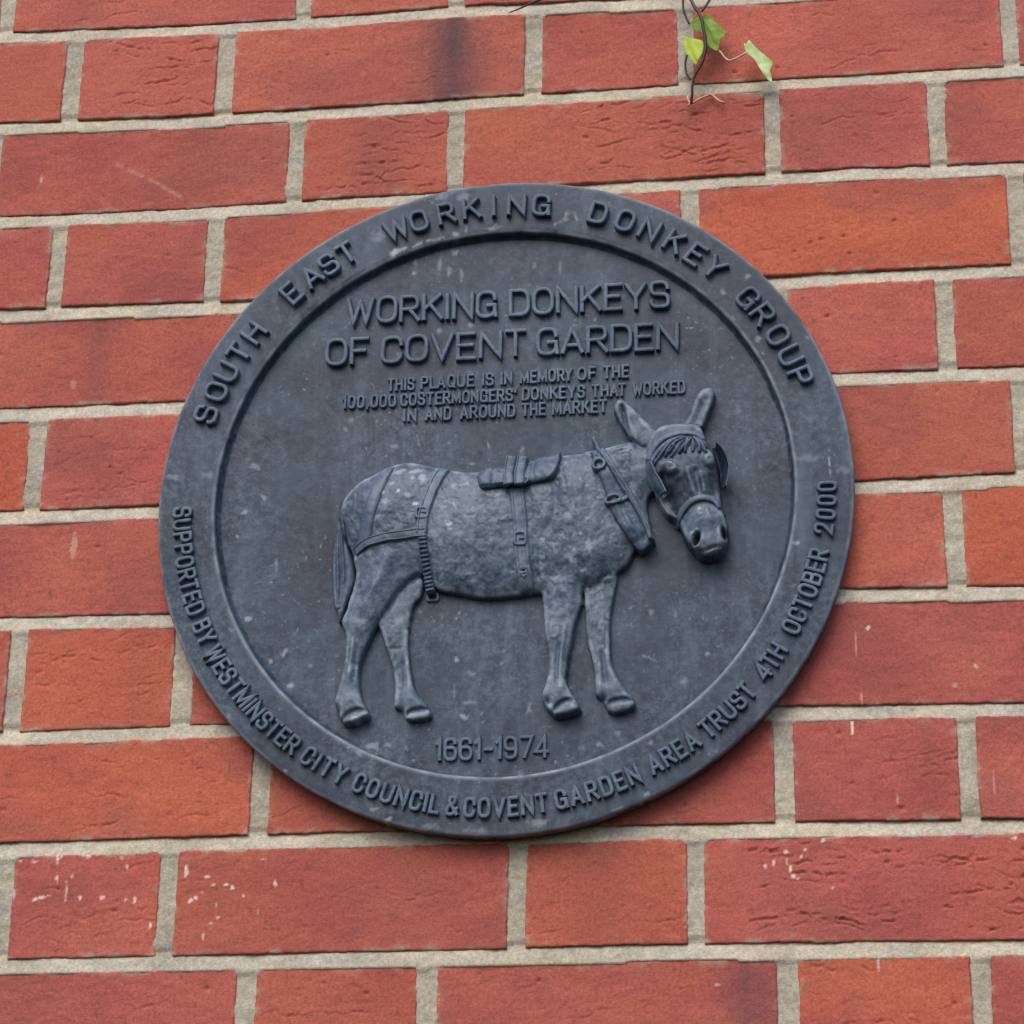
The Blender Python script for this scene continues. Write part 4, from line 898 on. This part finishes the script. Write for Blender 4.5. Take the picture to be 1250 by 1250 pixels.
# forelock
acc = Acc()
for i, (a, b, c, hw) in enumerate((((290, 392), (200, 430), (95, 560), 2.6), ((300, 398), (225, 440), (165, 520), 2.6), ((318, 398), (262, 440), (205, 528), 3.0), ((330, 395), (300, 450), (268, 508), 3.0),
    ((345, 395), (322, 440), (305, 500), 2.4), ((352, 395), (362, 440), (350, 494), 2.2), ((365, 398), (395, 440), (400, 492), 2.8), ((380, 400), (425, 440), (448, 492), 2.6), ((392, 402), (450, 432), (488, 482), 2.4), ((250, 405), (215, 470), (190, 500), 2.2))):
    P = smooth_path(at(H_([a, b, c]), T_PL + 21), 1.0); n_ = len(P); tt = np.linspace(0, 1, n_)
    P = P + np.c_[np.sin(tt * 5 + i * 1.9), np.cos(tt * 4 + i)] * .5
    ribbon(acc, P, hw, hw * .35, 2.7 + .8 * math.sin(i * 2.3), hb, sink=1.5, taper=np.interp(tt, [0, .5, 1], [.75, 1, .45]), crown=.4)
acc.build('forelock', M_TACK, donkey)
# blinkers: leather cups standing out beside the eyes
def blinker(px_in, px_out, t_in, t_out, th, cup=0):
    a = smooth_path(at(px_in, T_PL + t_in), 1.2); n_ = 24
    rs = lambda P: np.c_[np.interp(np.linspace(0, 1, n_), np.linspace(0, 1, len(P)), P[:, 0]), np.interp(np.linspace(0, 1, n_), np.linspace(0, 1, len(P)), P[:, 1])]
    a = rs(a); b = rs(smooth_path(at(px_out, T_PL + t_out), 1.2)); rows = []
    for w in np.linspace(0, 1, 8): rows.append(np.c_[a * (1 - w) + b * w, np.full(n_, T_PL + t_in + (t_out - t_in) * (w ** 3 if cup else w) + (0 if cup else 2.2) * math.sin(w * math.pi))])
    V_ = np.concatenate(rows); nrm = np.array([0, 0, -th]); acc = Acc(); F1 = grid_faces(8, n_)
    side = a.mean(0) - b.mean(0); side = side / np.hypot(*side) * th
    V2 = V_ + np.r_[side, -0.4][None]
    ringi = np.r_[np.arange(n_), np.arange(1, 8) * n_ + n_ - 1, 7 * n_ + np.arange(n_ - 2, -1, -1), np.arange(6, 0, -1) * n_]; m = len(V_)
    i = np.arange(len(ringi)); j = (i + 1) % len(ringi)
    acc.add(np.r_[V_, V2], np.r_[F1, F1[:, ::-1] + m, np.c_[ringi[i], ringi[j], m + ringi[j], m + ringi[i]]])
    acc.build('blinker', M_PLATE if cup else M_TACK, donkey)  # cupped blinker takes the darker metal to stand for the shade in its hollow
blinker(H_([(55, 560), (62, 640), (95, 740), (150, 800)]), H_([(88, 568), (112, 625), (150, 690), (186, 762)]), 13, 26, 1.6)
blinker(H_([(490, 470), (505, 530), (528, 610), (540, 700)]), H_([(524, 442), (572, 500), (603, 595), (582, 726)]), 3, 22, 1.8, 1)

# ================================================================== IVY SPRIG
TI = 16.0
def tube(acc, P3, r, ns=8):
    P = np.asarray(P3, float); n = len(P); d = np.gradient(P, axis=0); d /= np.linalg.norm(d, axis=1)[:, None]
    ref = np.array([.2, .1, 1.0]); a = np.cross(d, ref); a /= np.linalg.norm(a, axis=1)[:, None]; b = np.cross(d, a)
    t = np.linspace(0, 2 * math.pi, ns, endpoint=False); rr = np.broadcast_to(np.asarray(r, float), (n,))
    V_ = P[:, None] + (a[:, None] * np.cos(t)[None, :, None] + b[:, None] * np.sin(t)[None, :, None]) * rr[:, None, None]
    i = np.arange(n - 1)[:, None]; j = np.arange(ns)[None]; j2 = (j + 1) % ns
    F = np.stack([i * ns + j, i * ns + j2, (i + 1) * ns + j2, (i + 1) * ns + j], -1).reshape(-1, 4)
    T = np.array([[0, x + 1, x] for x in range(1, ns - 1)] + [[(n - 1) * ns, (n - 1) * ns + x, (n - 1) * ns + x + 1] for x in range(1, ns - 1)])
    acc.add(V_.reshape(-1, 3), F, T)
def path3(px, ts, step=1.5):
    q = np.array([np.r_[at([p], t)[0], t] for p, t in zip(px, ts)]); return smooth_path(q, step)
I_ = lambda L: [(780 + x / 6.25, x * 0 + y / 6.25) for x, y in L]
base_iv = at([(845, 128)], TI)[0]
ivy = thing('ivy_sprig', 'thin ivy sprig with three young green leaves hanging down over the wall', 'plant', (base_iv[0] / 1000, -TI / 1000, PZ0 + base_iv[1] / 1000))
oi = np.array([base_iv[0], base_iv[1], TI])
def iv(acc, name, m, parent):
    acc.V = [v - oi for v in acc.V]; return acc.build(name, m, parent)
acc = Acc()
P = path3(I_([(250, -340), (330, -150), (395, 0), (458, 110), (490, 200), (503, 290), (510, 385), (470, 500), (416, 600), (408, 700), (398, 795)]), [14, 16, 18, 19, 19, 18, 17, 15, 13, 11, 8]); n_ = len(P)
tube(acc, P + np.c_[fbm(np.arange(n_) / 4., np.zeros(n_), 3, 2) * .5, fbm(np.arange(n_) / 4., np.ones(n_), 4, 2) * .3, np.zeros(n_)], np.interp(np.linspace(0, 1, n_), [0, .6, 1], [1.3, 1.15, .9]))
iv(acc, 'stem', M_BARK, ivy)
acc = Acc(); tube(acc, path3(I_([(300, -300), (332, -80), (338, 60), (358, 130), (385, 182)]), [10, 10, 9, 8, 8]), .8)
tube(acc, path3(I_([(365, 420), (354, 490), (362, 560), (392, 606)]), [6, 5, 5, 9]), .8)
tube(acc, path3(I_([(600, -120), (538, 0), (510, 45), (480, 85)]), [14, 12, 12, 15]), .9)
iv(acc, 'side_stem', M_BARK, ivy)
def leaf(name, px, t, mid, tilt, m, fold):
    """a lobed blade: fan of rings from the midrib to the margin, folded along the rib"""
    ed = smooth_path(at(I_(px), t), 1.0, True); mr = at(I_(mid), t); k = len(ed); rows = []
    d = mr[1] - mr[0]; L = np.hypot(*d); d = d / L; nn = np.array([-d[1], d[0]])
    hcl = np.clip(((ed - mr[0]) @ d) / L, .05, .95); root = mr[0] + np.outer(hcl * L, d)
    for w in np.linspace(0, 1, 9):
        q = root * (1 - w) + ed * w; off = (q - mr[0]) @ nn; al = ((q - mr[0]) @ d) / L
        z = t + np.abs(off) * fold + (al - .5) * tilt + .9 * fbm(q[:, 0] / 7, q[:, 1] / 7, 61, 2) - .5 * np.exp(-(off / .8) ** 2)
        rows.append(np.c_[q, z])
    V_ = np.concatenate(rows); i = np.arange(8)[:, None]; j = np.arange(k)[None]; j2 = (j + 1) % k
    F = np.stack([i * k + j, i * k + j2, (i + 1) * k + j2, (i + 1) * k + j], -1).reshape(-1, 4)
    m_ = len(V_); V2 = V_ - np.array([0, 0, .35]); acc = Acc()
    e = 8 * k + j[0]; e2 = 8 * k + j2[0]
    acc.add(np.r_[V_, V2], np.r_[F, F[:, ::-1] + m_, np.c_[e, e2, e2 + m_, e + m_]])
    return iv(acc, name, m, ivy)
o = leaf('leaf', [(395, 185), (420, 140), (455, 112), (500, 105), (540, 112), (575, 160), (610, 200), (668, 268), (650, 300), (622, 322), (610, 370), (598, 402), (560, 385), (528, 362), (500, 300), (480, 250), (440, 240)], 13, [(470, 130), (600, 360)], 4, M_LEAF, .22)
o['label'] = 'mid green leaf behind the stem'
o = leaf('leaf', [(348, 258), (375, 272), (410, 290), (455, 305), (492, 330), (494, 380), (480, 425), (455, 470), (432, 506), (405, 470), (380, 430), (352, 400), (346, 330)], 15, [(365, 280), (435, 480)], 4, M_LEAF2, .2)
o['label'] = 'bright yellow green leaf left of the stem'
o = leaf('leaf', [(802, 335), (800, 300), (815, 320), (830, 282), (850, 290), (880, 330), (930, 375), (985, 425), (1020, 458), (1012, 500), (1000, 545), (1012, 600), (1018, 645), (985, 618), (950, 575), (920, 520), (890, 460), (850, 415), (820, 395)], 17, [(818, 340), (1000, 600)], 5, M_LEAF3, -.35)
o['label'] = 'folded pale green leaf on a pink stalk'
acc = Acc(); tube(acc, path3(I_([(590, 370), (625, 400), (655, 440), (690, 462), (740, 445), (790, 418), (822, 400)]), [13, 13.5, 14, 15, 16, 16.5, 17]), .75); iv(acc, 'leaf_stalk', M_PINK, ivy)
acc = Acc()
tube(acc, path3(I_([(408, 790), (440, 765), (490, 742), (545, 716), (550, 680)]), [7, 7, 6, 5, 5]), .8); tube(acc, path3(I_([(548, 716), (575, 740), (610, 770), (655, 786)]), [5, 5, 5, 4]), .95)
tube(acc, path3(I_([(398, 790), (378, 770), (370, 735)]), [7, 6, 5]), .7); tube(acc, path3(I_([(396, 785), (372, 808)]), [7, 6]), .7)
iv(acc, 'rootlet', M_PINK, ivy)
b2 = at([(626, 15)], 14)[0]
tw = thing('twig', 'bare dark twig tip poking in over the bricks at the top edge of the view', 'twig', (b2[0] / 1000, -.014, PZ0 + b2[1] / 1000))
oi = np.array([b2[0], b2[1], 14.0])
acc = Acc(); P = path3([(622, 15.5), (634, 10.5), (646, 5), (660, -1), (690, -14), (730, -40)], [12, 13, 14, 15, 17, 20]); tube(acc, P, np.interp(np.linspace(0, 1, len(P)), [0, .3, 1], [.45, .85, 1.3]))
acc.V = [v - oi for v in acc.V]; acc.build('stem', M_BARK, tw)
